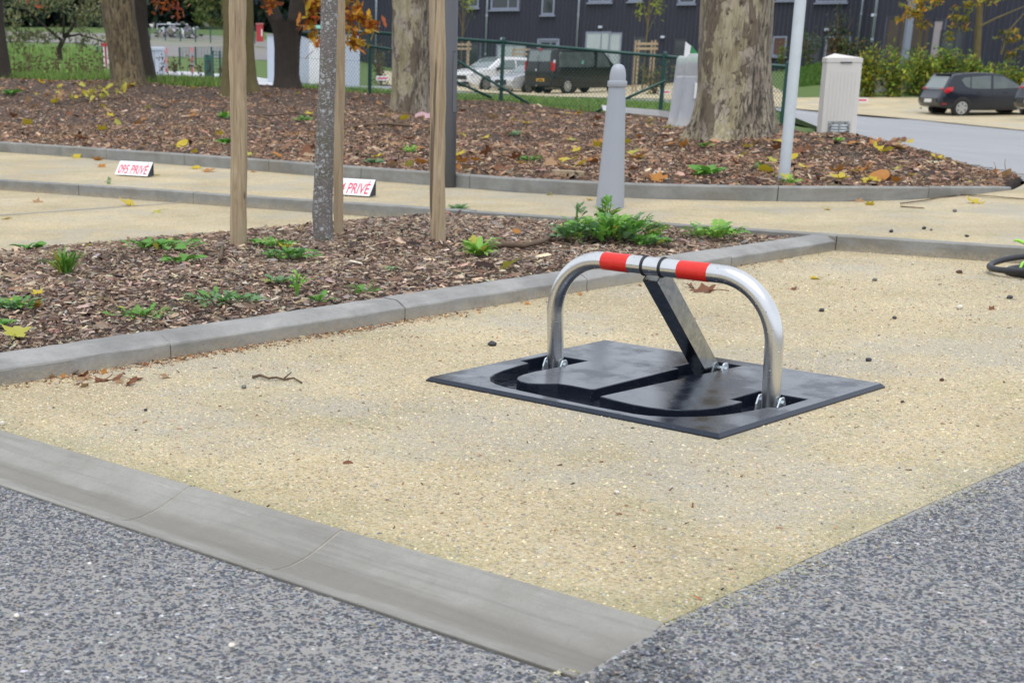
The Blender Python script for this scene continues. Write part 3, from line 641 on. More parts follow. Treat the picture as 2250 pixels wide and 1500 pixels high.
tag(stones('road_aggregate', P, road_z(P[:, 0], P[:, 1])-.0002, .0022, .0068, [(.06,.065,.08),(.10,.106,.12),(.16,.166,.18),(.24,.246,.258),(.42,.42,.42),(.26,.21,.16)], [30,30,20,13,2,3], MT['stone'], .42, expo=1.8), 'dark blue grey stone chippings exposed in the worn road', 'chippings', kind='stuff')
# loose grains on the yellow bay
vb = [GP(-80, 930), GP(1455, 1362), GP(2330, 975), GP(2400, 560), GP(1840, 552), GP(-80, 850)]
P = sect([np.array(p) for p in vb], 100000); hole = [PU(-.004, -.004), PU(1.1, -.004), PU(1.1, 1.224), PU(-.004, 1.224)]
keep = ~inpoly(P, hole) & (((P-k_a)@knorm) < -.002) & (((P-gA)@gnorm) < -.004) & (((P-gB)@np.array([edir[1], -edir[0]])) < -.004); P = P[keep]
tag(stones('bay_grit', P, np.full(len(P), -.0002), .0015, .006, [(.51,.43,.275),(.56,.485,.335),(.42,.35,.22),(.37,.36,.335),(.13,.13,.135),(.60,.56,.46),(.26,.15,.09)], [40,26,22,7,3,1,1], MT['grain'], .6, expo=2.6), 'yellow grey grit lying loose on the gravel bay', 'grit', kind='stuff')
# moss in the joint of gravel, gutter and road
t_ = rng.uniform(-.3, np.linalg.norm(gB-gA), 2600); P1 = gA+gdir*t_[:, None]-gnorm*(np.abs(rng.normal(0, .012, len(t_)))-.004)[:, None]; P1 = P1[rng.random(len(P1)) < .35+.6*(np.sin(t_*7)*np.sin(t_*2.7) > 0)]
t_ = rng.uniform(0, 3.2, 15000); P2 = gB+edir*t_[:, None]-eperp*(rng.normal(-.01, .045, len(t_)))[:, None]; P2 = P2[rng.random(len(P2)) < .3+.6*(np.sin(t_*5)*np.sin(t_*2.1) > 0)]
t_ = rng.uniform(0, GW, 500); P3 = gB+gnorm*t_[:, None]+gdir*rng.normal(.004, .006, len(t_))[:, None]
t_ = rng.random(700); ca, cb, cc = GP(1240, 1466, -.03), GP(1150, 1510, -.03), GP(1370, 1512, -.03); P4 = np.concatenate([ca+(cb-ca)*t_[:350, None], ca+(cc-ca)*t_[350:, None]])+rng.normal(0, .003, (700, 2))
P = np.concatenate([P1, P2, P3, P4]); z = np.concatenate([np.full(len(P1), -.002), np.where((P2-gB)@eperp > 0, road_z(P2[:, 0], P2[:, 1])-.0005, -.001), np.interp((P3-gB)@gnorm, [p[0] for p in prof[1:-1]], [p[1] for p in prof[1:-1]])-.004, np.full(700, -.0325)])
tag(stones('joint_moss', P, z, .0013, .0045, [(.20,.19,.09),(.27,.26,.13),(.20,.20,.15),(.44,.39,.26),(.12,.14,.07),(.33,.34,.31)], [14,16,18,22,8,26], MT['grain'], .7), 'olive moss and grit lining the gutter and road joints', 'moss', kind='stuff')
# drifts of bark crumbs against the kerb foot
t_ = rng.uniform(0, klen-.05, 5200); wgt = np.clip(np.sin(t_*1.9+.4)*.5+np.sin(t_*.83+2)*.5+.35, .03, 1)
t_ = t_[rng.random(len(t_)) < wgt]; d_ = np.abs(rng.normal(0, .045, len(t_)))+.006
P = kl+kdir*t_[:, None]-knorm*d_[:, None]; P = P[(P[:, 0] > -1.6)]
CHV = [(-.5,-.5,0),(.5,-.42,0),(.46,.4,0),(-.42,.5,0),(-.34,-.1,1),(.36,.12,.9)]
CHF = [(0,1,5),(0,5,4),(1,2,5),(2,3,4),(2,4,5),(3,0,4)]
Q = sect([np.array(p) for p in vb], 420); Q = Q[~inpoly(Q, hole) & (((Q-k_a)@knorm) < -.002) & (((Q-gA)@gnorm) < -.004) & (((Q-gB)@eperp) < -.004)]; P = np.concatenate([P, Q])
n = len(P); S = np.stack([rng.uniform(.006, .022, n), rng.uniform(.003, .008, n), rng.uniform(.001, .003, n)], 1)
tag(scatter('bark_crumbs', CHV, CHF, np.column_stack([P, rng.uniform(0, .004, n)]), rots(n, tilt=.25), S, palette([(.30,.13,.06),(.20,.085,.045),(.38,.22,.12),(.10,.055,.035),(.5,.4,.24)], n, .25), MT['chip'], jitter=.2), 'brown bark crumbs drifted against the foot of the kerb', 'bark crumbs', kind='stuff')
# bark chips of the island bed
visbed = [p for p in bed]
def chips(name, P, z, lmin, lmax, cols, wts, label, thick=.16, tilt=.22):
    n = len(P); l = rng.uniform(lmin, lmax, n)*rng.uniform(.5, 1.3, n); l = np.where(rng.random(n) < .06, l*2.1, l)
    S = np.stack([l, l*rng.uniform(.12, .38, n), l*thick*rng.uniform(.5, 1.2, n)], 1)
    return tag(scatter(name, CHV, CHF, np.column_stack([P, z]), rots(n, tilt=tilt), S, palette(cols, n, .25, wts), MT['chip'], jitter=.22), label, 'bark chips', kind='stuff')
vp = [GP(-160, 800, .07), bed[1], bc, GP(-160, 555, .07)]
P = sample([np.array(p) for p in bed], 130000); P = P[(P[:, 0] > -.0225*10-P[:, 1]*.235)]
P = P[:100000]; z = bed_z(P[:, 0], P[:, 1])+rng.uniform(-.004, .016, len(P))
CHC = [(.12,.07,.05),(.21,.138,.095),(.33,.235,.165),(.46,.36,.26),(.23,.18,.15),(.34,.30,.27),(.55,.46,.35),(.05,.033,.028)]
chips('island_bark_chips', P, z, .010, .038, CHC, [20,23,21,13,11,6,5,14], 'shredded grey brown bark chips covering the island bed')
P = sample([np.array(p) for p in mound], 230000)
keep = (P[:, 0]/P[:, 1] > -.245) & (P[:, 0]/P[:, 1] < .52) & (rng.random(len(P)) < np.clip((16/P[:, 1])**2, .12, 1)); P = P[keep][:80000]
z = mound_z(P[:, 0], P[:, 1])+rng.uniform(-.005, .02, len(P))
chips('tree_bed_bark_chips', P, z, .022, .06, [(.11,.06,.038),(.20,.115,.07),(.32,.195,.12),(.45,.31,.21),(.24,.175,.14),(.05,.03,.022),(.55,.43,.33)], [22,26,22,10,9,12,3], 'reddish brown bark chips covering the raised tree bed', .2, .3)

# ================================================================ THE PARKING BARRIER
def W(u, v, z): p = PU(u, v); return (p[0], p[1], z)
bc0 = W(.55, .61, 0)
barrier = thing('parking_barrier', 'galvanised fold-down parking hoop with red bands on a black rubber base plate', 'parking barrier', bc0)
PTOP = .016
groove = [(.675,.05),(.675,.229),(.49,.224),(.36,.219),(.29,.221),(.245,.232),(.21,.255),(.186,.29),(.18,.33),(.195,.365),(.225,.388),(.252,.41),(.26,.46),(.258,.545),(.27,.555),(.5,.555),(.80,.555),(.80,.524),(1.017,.524),(1.017,.690),(.8,.675),(.5,.655),(.19,.635),(.176,.70),(.166,.786),(.168,.85),(.180,.90),(.21,.95),(.255,.985),(.32,1.01),(.40,1.022),(.465,1.024),(.465,.972),(.66,.972),(.66,1.158),(.47,1.158),(.455,1.125),(.40,1.12),(.32,1.105),(.25,1.085),(.19,1.055),(.14,1.018),(.095,.97),(.062,.92),(.048,.87),(.046,.78),(.05,.6),(.06,.4),(.068,.32),(.085,.262),(.115,.212),(.16,.172),(.22,.143),(.3,.122),(.4,.107),(.475,.1),(.488,.05)]
rect = [(.012,.012),(1.088,.012),(1.088,1.208),(.012,1.208)]
VV, FF = fill2d(rect, 0, [groove])
m = MB(); m.add([W(a, b, PTOP+.0012*math.sin(a*7)*math.sin(b*6)) for a, b in VV], [f[::-1] for f in FF])
o4 = [(0,0),(1.1,0),(1.1,1.22),(0,1.22)]
P = [W(a, b, PTOP) for a, b in rect]+[W(a, b, .005) for a, b in o4]+[W(a, b, -.06) for a, b in o4]
m.add(P, [(i, (i+1) % 4, 4+(i+1) % 4, 4+i) for i in range(4)]+[(4+i, 4+(i+1) % 4, 8+(i+1) % 4, 8+i) for i in range(4)])
ng = len(groove); gi = [PU(*p) for p in groove]
m.add([(*p, PTOP) for p in gi]+[(*p, -.036) for p in gi], [(i, ng+i, ng+(i+1) % ng, (i+1) % ng) for i in range(ng)])
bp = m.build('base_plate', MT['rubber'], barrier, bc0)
bm = bmesh.new(); bm.from_mesh(bp.data); bmesh.ops.remove_doubles(bm, verts=bm.verts, dist=.0022); bmesh.ops.recalc_face_normals(bm, faces=bm.faces); bm.to_mesh(bp.data); bm.free()
bv = bp.modifiers.new('bevel', 'BEVEL'); bv.width = .003; bv.segments = 2; bv.limit_method = 'ANGLE'; bv.angle_limit = R(50)
GV, GF = fill2d([PU(*p) for p in groove], .03)
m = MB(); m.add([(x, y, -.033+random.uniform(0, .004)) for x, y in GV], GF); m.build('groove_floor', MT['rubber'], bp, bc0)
HZ, HV1, HV2, HU, HK, HR, TR = .42, .163, 1.075, .56, .10, .215, .031
def HP(v, z): return W(HU-HK*z, v, z)
path = [HP(HV1, -.045), HP(HV1, .08), HP(HV1, HZ-HR)]
for k in range(1, 17): a = math.pi/2*k/16; path.append(HP(HV1+HR*(1-math.cos(a)), HZ-HR+HR*math.sin(a)))
vs = np.linspace(HV1+HR, HV2-HR, 8)[1:]
for v in vs: path.append(HP(v, HZ))
for k in range(1, 17): a = math.pi/2*(1-k/16); path.append(HP(HV2-HR*(1-math.cos(a)), HZ-HR+HR*math.sin(a)))
path += [HP(HV2, .08), HP(HV2, -.045)]
MB().tube(path, TR, 40).build('hoop', MT['galv'], barrier, bc0, smooth=40)
for a, b in ((.385, .498), (.703, .822)):
    MB().tube([HP(v, HZ) for v in (a, a+.002, b-.002, b)], [TR+.0004, TR+.0009, TR+.0009, TR+.0004], 40, cap=False).build('red_band', MT['red'], barrier, bc0, smooth=True)
for v in (.560, .633):
    MB().tube([HP(v+d, HZ) for d in (-.0055, -.004, 0, .004, .0055)], [TR+.0005, TR+.004, TR+.0058, TR+.004, TR+.0005], 40, cap=False).build('rubber_ring', MT['oring'], barrier, bc0, smooth=True)
# folded sheet prop
pb, pt = np.array([.925, .620, -.02]), np.array([.538, .590, HZ-TR+.008])
ax = (pt-pb)/np.linalg.norm(pt-pb); nrm = np.cross(ax, [0, 1, 0]); nrm /= np.linalg.norm(nrm); nrm = nrm if nrm[0] < 0 else -nrm
hw, dp, th = .031, .070, .004
def PR(t, v, d): q = pb+ax*t+nrm*d; return W(q[0], q[1]+v, q[2])
Lp = np.linalg.norm(pt-pb); m = MB()
for (v0, v1, d0, d1) in ((-hw, hw, dp-th, dp), (hw-th, hw, 0, dp-th), (-hw, -hw+th, 0, dp-th)):
    P = [PR(t, v, d-(dp*.42)) for t in (0, Lp) for v, d in ((v0, d0), (v1, d0), (v1, d1), (v0, d1))]
    m.add(P, [(3,2,1,0),(4,5,6,7),(0,1,5,4),(1,2,6,5),(2,3,7,6),(3,0,4,7)])
m.build('prop', MT['galv_sheet'], barrier, bc0)
# hinge ears
def ear(u, v, r=.024, h=.030):
    m = MB(); out = [(-r*1.25, -.056), (-r*1.1, 0), (-r*.62, h*.82), (-r*.4, h), (r*.4, h), (r*.62, h*.82), (r*1.1, 0), (r*1.25, -.056)]
    n = len(out); P = [W(u+a, v-.003, b) for a, b in out]+[W(u+a, v+.003, b) for a, b in out]
    m.add(P, [tuple(range(n)), tuple(range(n, 2*n))[::-1]]+[((i+1) % n, i, n+i, n+(i+1) % n) for i in range(n)])
    return m.build('hinge_ear', MT['zinc'], barrier, bc0, bevel=.001)
for v in (HV1, HV2):
    for s in (-1, 1): ear(HU, v+s*.040)
for s in (-1, 1): ear(.935, .622+s*.046, .026, .034)
for u, v, l in ((HU, HV1, .1), (HU, HV2, .1), (.935, .622, .115)):
    MB().tube([W(u, v-l/2, .012), W(u, v+l/2, .012)], .007, 8).build('hinge_bolt', MT['zinc'], barrier, bc0)

# ================================================================ POSTS AND POLES
b0 = G(1340, 456, PATH_Z-.006); bt = AT(1359, 141, b0[1])
bol = thing('bollard', 'tapered light grey bollard with domed cap on the gravel path', 'bollard', b0)
H = bt[2]-b0[2]; dx = bt[0]-b0[0]
def boll(name, prof):
    m = MB().lathe(prof, 32); m.v = [(x+dx*z/H, y, z) for x, y, z in m.v]; return m.build(name, MT['bollard'], bol, smooth=40)
boll('post', [(.102, -.05), (.102, .0), (.098, .1), (.0605, H-.155)])
boll('collar', [(.060, H-.157), (.066, H-.154), (.0695, H-.146), (.0695, H-.122), (.0675, H-.114), (.056, H-.110)])
boll('cap', [(.0575, H-.112), (.0570, H-.075), (.0525, H-.045), (.0435, H-.02), (.029, H-.006), (.010, H)])

def stake(xb, yb, xt, w, label):
    z0 = .085; b = G(xb, yb, z0); t = AT(xt, -260, b[1]); b = b+np.array([0, 0, -.07]); r = w/3500*b[1]/2
    P = [b+(t-b)*k for k in np.linspace(0, 1, 26)]
    rr = [r*(1+.035*math.sin(k*1.7+xb)+.02*math.sin(k*4.1)) for k in range(26)]
    m = MB().tube([(p[0]-b[0]+.003*math.sin(i*.5+xb), p[1]-b[1]+.003*math.cos(i*.7), p[2]-b[2]) for i, p in enumerate(P)], rr, 20, wob=.012)
    o = m.build('wooden_stake', MT['stake'], smooth=50); o.location = b
    return tag(o, label, 'stake', 'tree stakes in the island bed')
stake(525, 548, 521, 38.5, 'leftmost round wooden stake in the island bed, weathered with a dark knot')
stake(743, 516, 750, 23, 'slim wooden stake pressed against the right side of the lichened tree trunk')
stake(963, 540, 960, 36, 'rightmost round wooden stake in the island bed, in front of the dark lamp post')
# young tree
z0 = .085; b = G(711, 533, z0); tp = AT(723, -60, b[1]); tree = thing('young_tree', 'young tree with grey lichen spotted bark tied between the wooden stakes', 'tree', b)
ctrl = [(711,545,25.5),(711,520,24),(708,470,23.5),(711,400,22.5),(713,330,21.5),(716,250,19.5),(720,160,19),(722,80,18.8),(724,0,18.6),(728,-120,18),(735,-300,16)]
P = [AT(x, y, b[1])-b for x, y, _ in ctrl]; rr = [w/3480*b[1] for *_, w in ctrl]
t_ = np.linspace(0, len(P)-1, 60); A = np.array(P); A = np.stack([np.interp(t_, range(len(P)), A[:, i]) for i in range(3)], 1); rr = np.interp(t_, range(len(P)), rr)
MB().tube(A, rr, 22, wob=.03).build('trunk', MT['lichen'], tree, smooth=True)
top = A[-1]
def crown(parent, c, rx, rz, n, size, cols, name='crown', mat='far_leaf', wts=None, shell=.35):
    d = rng.normal(0, 1, (n, 3)); d /= np.linalg.norm(d, axis=1)[:, None]; r = rng.uniform(shell, 1, n)**.6
    cl = rng.normal(0, 1, (max(6, n//90), 3)); cl /= np.linalg.norm(cl, axis=1)[:, None]; cl *= rng.uniform(.35, 1, (len(cl), 1))
    q = cl[rng.integers(0, len(cl), n)]+rng.normal(0, .17, (n, 3))
    P = np.array(c)+q*np.array([rx, rx, rz])
    S = np.stack([size*rng.uniform(.6, 1.3, n), size*rng.uniform(.35, .7, n), np.ones(n)*size*.3], 1)
    LV = [(-1, 0, 0), (-.2, -.6, .25), (1, 0, 0), (-.2, .6, .25)]
    return tag(scatter(name, LV, [(0, 1, 2), (0, 2, 3)], P, rots(n, tilt=.7), S, palette(cols, n, .22, wts), MT[mat], parent), kind='stuff')
m = MB()
for k in range(7):
    a = k*2.4; h = 1-.05*k; s0 = A[int(len(A)*.9)]+np.array([0, 0, .2*k*.5]); e = s0+np.array([math.cos(a)*.8, math.sin(a)*.8, .9])
    m.tube([s0, (s0+e)/2+np.array([0, 0, -.08]), e], [.02, .014, .006], 6)
m.tube([A[-1], A[-1]+np.array([0, 0, 1.6])], [.035, .01], 8); m.build('branches', MT['lichen'], tree, smooth=True)
crown(tree, A[-1]+np.array([0, 0, 1.2]), 1.0, 1.1, 260, .07, [(.35,.22,.03),(.16,.2,.04)])
# dark lamp column
b = np.array([*AT(986, 374, 12.9)[:2], .16]); tl = AT(990, 0, 12.9); lean = (tl[0]-b[0])/(tl[2]-b[2])
lamp = thing('lamp_post', 'dark anthracite lamp post standing behind the tree bed kerb', 'lamp post', b)
m = MB().lathe([(.062, -.2), (.062, 1.0), (.059, 3.0), (.05, 6.0)], 28); m.v = [(x+lean*z, y, z) for x, y, z in m.v]; m.build('column', MT['lamp'], lamp, smooth=True)
m = MB()
for k in range(9):
    pass
an = np.linspace(R(-72), R(-28), 7); P = [(.0635*math.cos(a)+lean*z, .0635*math.sin(a), z) for z in (.52, 1.0) for a in an]
m.add(P, [(i, i+1, 8+i, 7+i) for i in range(6)]); m.build('service_door', MT['navy'], lamp, smooth=True)
P = [(.0648*math.cos(a)+lean*z, .0648*math.sin(a), z) for z in (.526, .994) for a in np.linspace(R(-69.5), R(-30.5), 7)]
m = MB(); m.add(P, [(i, i+1, 8+i, 7+i) for i in range(6)]); m.build('service_door_cover', MT['lamp'], lamp, smooth=True)
MB().box((lean*6+.35, 0, 6.0), (.9, .16, .07)).build('lamp_head', MT['lamp'], lamp, bevel=.02)
# galvanised sign pole
b = np.array([*AT(1720, 415, 12.35)[:2], .165]); tl = AT(1759, 0, 12.35); lean = (tl[0]-b[0])/(tl[2]-b[2])
pole = thing('metal_pole', 'leaning plain galvanised metal pole in front of the large plane tree', 'pole', b)
m = MB().lathe([(.0445, -.2), (.0445, 3.1)], 28); m.v = [(x+lean*z, y, z) for x, y, z in m.v]; m.build('shaft', MT['pole'], pole, smooth=40)
m = MB().lathe([(.046, 3.095), (.046, 3.11), (.03, 3.125)], 28); m.v = [(x+lean*z, y, z) for x, y, z in m.v]; m.build('end_cap', MT['black'], pole, smooth=40)

# ================================================================ PRIVATE SIGNS ON THE BACK KERB
def sign(x, y, text, label):
    c = G(x, y, KTOP+.002); Lh = .205; D = .085; Hh = .118
    r2 = np.array([rdir[0], rdir[1], 0]); n2 = np.array([rnorm[0], rnorm[1], 0]); zz = np.array([0, 0, 1.])
    root = thing('parking_sign', label, 'sign', c, group='private parking signs on the back kerb')
    fu = (n2*D+zz*Hh); fl = np.linalg.norm(fu); fu /= fl; fn = np.cross(r2, fu)
    def slab(name, o, ex, ey, lx, ly, th, nn, mat):
        P = [o+ex*a+ey*b_+nn*t for t in (0, -th) for a, b_ in ((-lx, 0), (lx, 0), (lx, ly), (-lx, ly))]
        return MB().add(P, [(0,1,2,3),(7,6,5,4),(1,0,4,5),(2,1,5,6),(3,2,6,7),(0,3,7,4)]).build(name, mat, root)
    fp = slab('front_panel', zz*.004-n2*.01, r2, fu, Lh, fl, .004, fn, MT['white'])
    slab('back_panel', n2*(D-.006)+zz*.0, r2, zz, Lh, Hh-.002, .004, n2*-1, MT['navy'])
    P = [r2*s*(Lh-.002)+q for s in (1,) for q in (n2*-.002+zz*.0, n2*(D-.011)+zz*.0, n2*(D-.011)+zz*(Hh-.012))]
    for s in (1, -1):
        P = [r2*s*(Lh-.002-t)+q for t in (0, .003) for q in (n2*.002, n2*(D-.011), n2*(D-.011)+zz*(Hh-.015))]
        MB().add(P, [(0,1,2),(5,4,3),(0,3,4,1),(1,4,5,2),(2,5,3,0)]).build('end_plate', MT['navy'], root)
    cu = bpy.data.curves.new('lettering', 'FONT'); cu.body = text; cu.size = 1; cu.align_x = 'LEFT'; cu.offset = .012
    to = bpy.data.objects.new('tmp', cu); col.objects.link(to); dg = bpy.context.evaluated_depsgraph_get(); me = bpy.data.meshes.new_from_object(to.evaluated_get(dg)); bpy.data.objects.remove(to)
    vs_ = np.array([v.co[:] for v in me.vertices]); lo, hi = vs_.min(0), vs_.max(0)
    hx = .362/(hi[0]-lo[0]); hy = .118/(hi[1]-lo[1])
    for v in me.vertices:
        a = (v.co.x-lo[0])*hx-.181; b_ = (v.co.y-lo[1])*hy+.013
        q = zz*.004-n2*.01+r2*a+fu*b_+fn*.0012; v.co = q
    me.materials.append(MT['red_ink']); lo_ = bpy.data.objects.new('lettering', me); col.objects.link(lo_); lo_.parent = fp
    return root
sign(289, 386, '095 PRIVÉ', 'small white tent shaped sign reading 095 PRIVÉ in red on the back kerb')
sign(766, 429, '094 PRIVÉ', 'white tent shaped sign ending 4 PRIVÉ in red, half hidden behind the stake')

# ================================================================ LARGE TREES
def trunk_tree(name, label, ctrl, Y, mat, forks=(), crown_cols=None, height=9, flare=1.25, wob=.05, n=26, crown_n=500, sink=.25, group=None, lobes=0):
    """ctrl: (photo x, photo y, photo width) from root to the top of the picture, at distance Y"""
    b = AT(ctrl[0][0], ctrl[0][1], Y); gz = tz(b[0], b[1]); b[2] = gz
    root = thing(name, label, 'tree', b, group=group)
    P = [AT(x, y, Y)-b for x, y, w_ in ctrl]; rr = [w_/3440*Y/2 for *_, w_ in ctrl]
    P = [P[0]+np.array([0, 0, -sink])]+P; rr = [rr[0]*flare]+rr
    d = (P[-1]-P[-2])/np.linalg.norm(P[-1]-P[-2])
    hh = height-P[-1][2]
    if not forks:
        for k in range(1, 5): P.append(P[-1]+d*hh/4*np.array([.6, .6, 1])); rr.append(rr[-1]*.84)
    L = [0]
    for a, c_ in zip(P, P[1:]): L.append(L[-1]+np.linalg.norm(c_-a))
    t_ = np.arange(0, L[-1], .07 if Y < 22 else .12); A = np.array(P); A = np.stack([np.interp(t_, L, A[:, i]) for i in range(3)], 1); q = np.interp(t_, L, rr)
    m = MB(); V_ = []; F_ = []; ph = rng.uniform(0, 6, 8)
    for i, (p, r) in enumerate(zip(A, q)):
        for k in range(n*2):
            an = math.pi*k/n; z = p[2]
            root_amt = max(0, 1-(z+.1)/.7)**2
            w_ = 1+wob*math.sin(2*an+ph[0]+z*.8)+wob*.7*math.sin(5*an+ph[1]-z*1.3)+wob*.45*math.sin(9*an+ph[2]+z*3.1)+wob*.35*math.sin(14*an+z*6+ph[3])+lobes*root_amt*math.sin(6*an+ph[4])+wob*.15*random.uniform(-1, 1)
            V_.append((p[0]+r*w_*math.cos(an), p[1]+r*w_*math.sin(an), z))
    nn = n*2
    for i in range(len(A)-1):
        for k in range(nn): F_.append((i*nn+k, i*nn+(k+1) % nn, (i+1)*nn+(k+1) % nn, (i+1)*nn+k))
    m.add(V_, F_); m.build('trunk', mat, root, smooth=True)
    tops = [A[-1]]
    for fk_ in forks:
        FP = [AT(x, y, Y)-b for x, y, w_ in fk_]; fr = [w_/3440*Y/2 for *_, w_ in fk_]
        d = (FP[-1]-FP[-2])/np.linalg.norm(FP[-1]-FP[-2]); 
        for k in range(3): FP.append(FP[-1]+d*(height-FP[-1][2])/3.5); fr.append(fr[-1]*.7)
        MB().tube(FP, fr, 16, wob=.08).build('limb', mat, root, smooth=True); tops.append(FP[-1])
    if forks: tops = tops[1:]
    if crown_cols:
        m = MB()
        for k in range(9):
            a = k*2.4+ph[5]; s0 = tops[k % len(tops)]-np.array([0, 0, .25*k]); e = s0+np.array([math.cos(a)*2.2, math.sin(a)*2.2, 1.8])
            m.tube([s0, (s0+e)/2+np.array([0, 0, -.2]), e], [.10, .06, .02], 7)
        m.build('branches', mat, root, smooth=True)
        c_ = np.mean(tops, 0)+np.array([0, 0, 2.2]); crown(root, c_, 3.0, 2.3, crown_n, .16, crown_cols)
    return root
AUT = [(.40,.24,.04),(.30,.26,.05),(.34,.14,.03),(.18,.2,.05)]
trunk_tree('plane_tree', 'large plane tree with thick flaking bark behind the leaning metal pole', [(1608,300,212),(1612,262,186),(1614,200,166),(1614,120,158),(1618,50,158),(1622,-60,158)], 17.4, MT['plane'], crown_cols=AUT, flare=1.2, wob=.026, n=44, lobes=.12)
trunk_tree('plane_tree', 'mottled plane tree trunk between the tied young tree and the lamp post', [(905,246,94),(905,225,88),(905,150,84),(903,80,82),(903,-60,84)], 27.5, MT['plane'], crown_cols=AUT, flare=1.2, wob=.03, n=30, lobes=.1)
trunk_tree('plane_tree', 'leaning olive brown plane tree trunk on the left of the tree bed', [(282,184,82),(280,165,74),(272,100,72),(262,40,72),(254,-60,74)], 30, MT['plane2'], crown_cols=AUT, flare=1.25, wob=.03)
trunk_tree('dark_tree', 'dark tree trunk right behind the leaning olive brown plane', [(318,172,52),(312,130,48),(302,60,46),(296,-60,46)], 32, MT['oak'], crown_cols=AUT, flare=1.2)
trunk_tree('dark_tree', 'dark brown tree trunk cut by the left picture edge', [(2,166,46),(-2,120,40),(-8,50,34),(-12,-60,34)], 33, MT['oak'], crown_cols=AUT, flare=1.2)
trunk_tree('slim_tree', 'olive barked trunk showing just left of the leftmost stake', [(500,206,36),(500,180,28),(502,100,24),(504,-60,24)], 29, MT['olive'], crown_cols=AUT)
trunk_tree('slim_tree', 'grey brown trunk showing just right of the leftmost stake', [(552,198,42),(549,170,30),(545,100,26),(543,-60,24)], 29.5, MT['olive'], crown_cols=AUT)
oak = trunk_tree('oak_tree', 'dark forked oak with orange autumn leaves behind the green fence end', [(632,190,66),(630,170,56),(630,110,54),(630,70,60),(633,40,74)], 31, MT['oak'],
    forks=[[(618,70,36),(604,40,32),(588,5,30),(572,-40,28),(556,-90,24)], [(642,70,40),(652,40,40),(658,0,40),(664,-50,38)]], crown_cols=[(.42,.16,.02),(.5,.26,.03),(.3,.1,.02)], height=8)
# orange sprays of oak leaves hanging into the picture
def spray(parent, pts, Y, n, size, cols, spread):
    b = np.array(parent.location); P0 = [AT(x, y, Y)-b for x, y in pts]; MB().tube(P0, [.012]+[.006]*(len(P0)-1), 5).build('twig', MT['twig'], parent)
    A = np.array(P0); t = rng.uniform(.15, len(P0)-1, n); P = np.stack([np.interp(t, range(len(P0)), A[:, i]) for i in range(3)], 1)+rng.normal(0, spread, (n, 3))*np.array([1, 1, .8])
    P[:, 2] -= np.abs(rng.normal(0, spread*.6, n))
    S = np.stack([size*rng.uniform(.7, 1.3, n), size*rng.uniform(.4, .7, n), np.full(n, size*.3)], 1)
    LV = [(-1, 0, 0), (-.5, -.5, .15), (-.1, -.35, .1), (.3, -.6, .2), (1, 0, -.15), (.3, .6, .2), (-.1, .35, .1), (-.5, .5, .15)]
    rt = rots(n, tilt=.9); 
    tag(scatter('leaf_spray', LV, [(0,1,2),(0,2,4),(2,3,4),(0,4,6),(4,5,6),(0,6,7)], P, rt, S, palette(cols, n, .25), MT['foliage'], parent), kind='stuff')
OR_ = [(.48,.17,.02),(.60,.30,.03),(.38,.10,.02),(.62,.42,.05)]
for pts, n in (([(700,-30),(690,20),(682,60)], 60), ([(760,-40),(775,15),(800,45),(828,60)], 75), ([(740,-10),(762,40),(778,75),(785,98)], 75), ([(690,60),(692,85),(690,100)], 16), ([(600,-30),(596,5),(605,14)], 20), ([(668,35),(660,50)], 8)):
    spray(oak, pts, 30.2, int(n*1.15), .115, OR_, .075)
redt = trunk_tree('dark_tree', 'thin dark stem carrying rust red leaves at the top left edge', [(-60,168,30),(-62,60,26),(-64,-60,24)], 32.5, MT['oak'], crown_cols=None)
for pts, n in (([(330,-40),(360,5),(385,15),(400,20)], 42), ([(60,-40),(75,8),(95,12)], 9), ([(335,0),(350,18)], 10)): spray(redt, pts, 31.8, n, .085, [(.36,.085,.02),(.44,.14,.03),(.28,.06,.02)], .085)

# ================================================================ GREEN CHAIN LINK FENCE
fp_ = [(650,190,70,31.5),(812,208,68,33),(1100,228,90,33),(1450,258,121,30.5),(1718,270,143,27.5)]
froot = thing('chain_link_fence', 'green chain link fence with braced posts behind the tree bed', 'fence', AT(812, 208, 33))
fb = np.array(froot.location)
base = [AT(x, y, Y_) for x, y, t, Y_ in fp_]; tops = [AT(x+(x-670)/9600*(y-t), t, Y_) for x, y, t, Y_ in fp_]
for p, t in zip(base, tops): 
    MB().tube([p-np.array([0, 0, .4]), t+np.array([0, 0, .02])], .042, 10).build('post', MT['fence'], froot, fb, smooth=40)
    MB().lathe([(.044, .0), (.038, .03), (.02, .05)], 10, (t[0], t[1], t[2]+.015)).build('post_cap', MT['fence'], froot, fb)
for a, b in zip(tops, tops[1:]):
    MB().tube([a-np.array([0, 0, .03]), b-np.array([0, 0, .03])], .031, 8).build('top_rail', MT['fence'], froot, fb, smooth=True)
def brace(x0, y0, Y0, x1, y1, Y1): MB().tube([AT(x0, y0, Y0), AT(x1, y1, Y1)], .027, 8).build('brace', MT['fence'], froot, fb, smooth=True)
brace(655, 76, 31.6, 875, 112, 33); brace(985, 122, 33, 1168, 232, 32.6); brace(1310, 246, 31.2, 1462, 178, 30.4); brace(1080, 215, 33, 880, 125, 33.1)
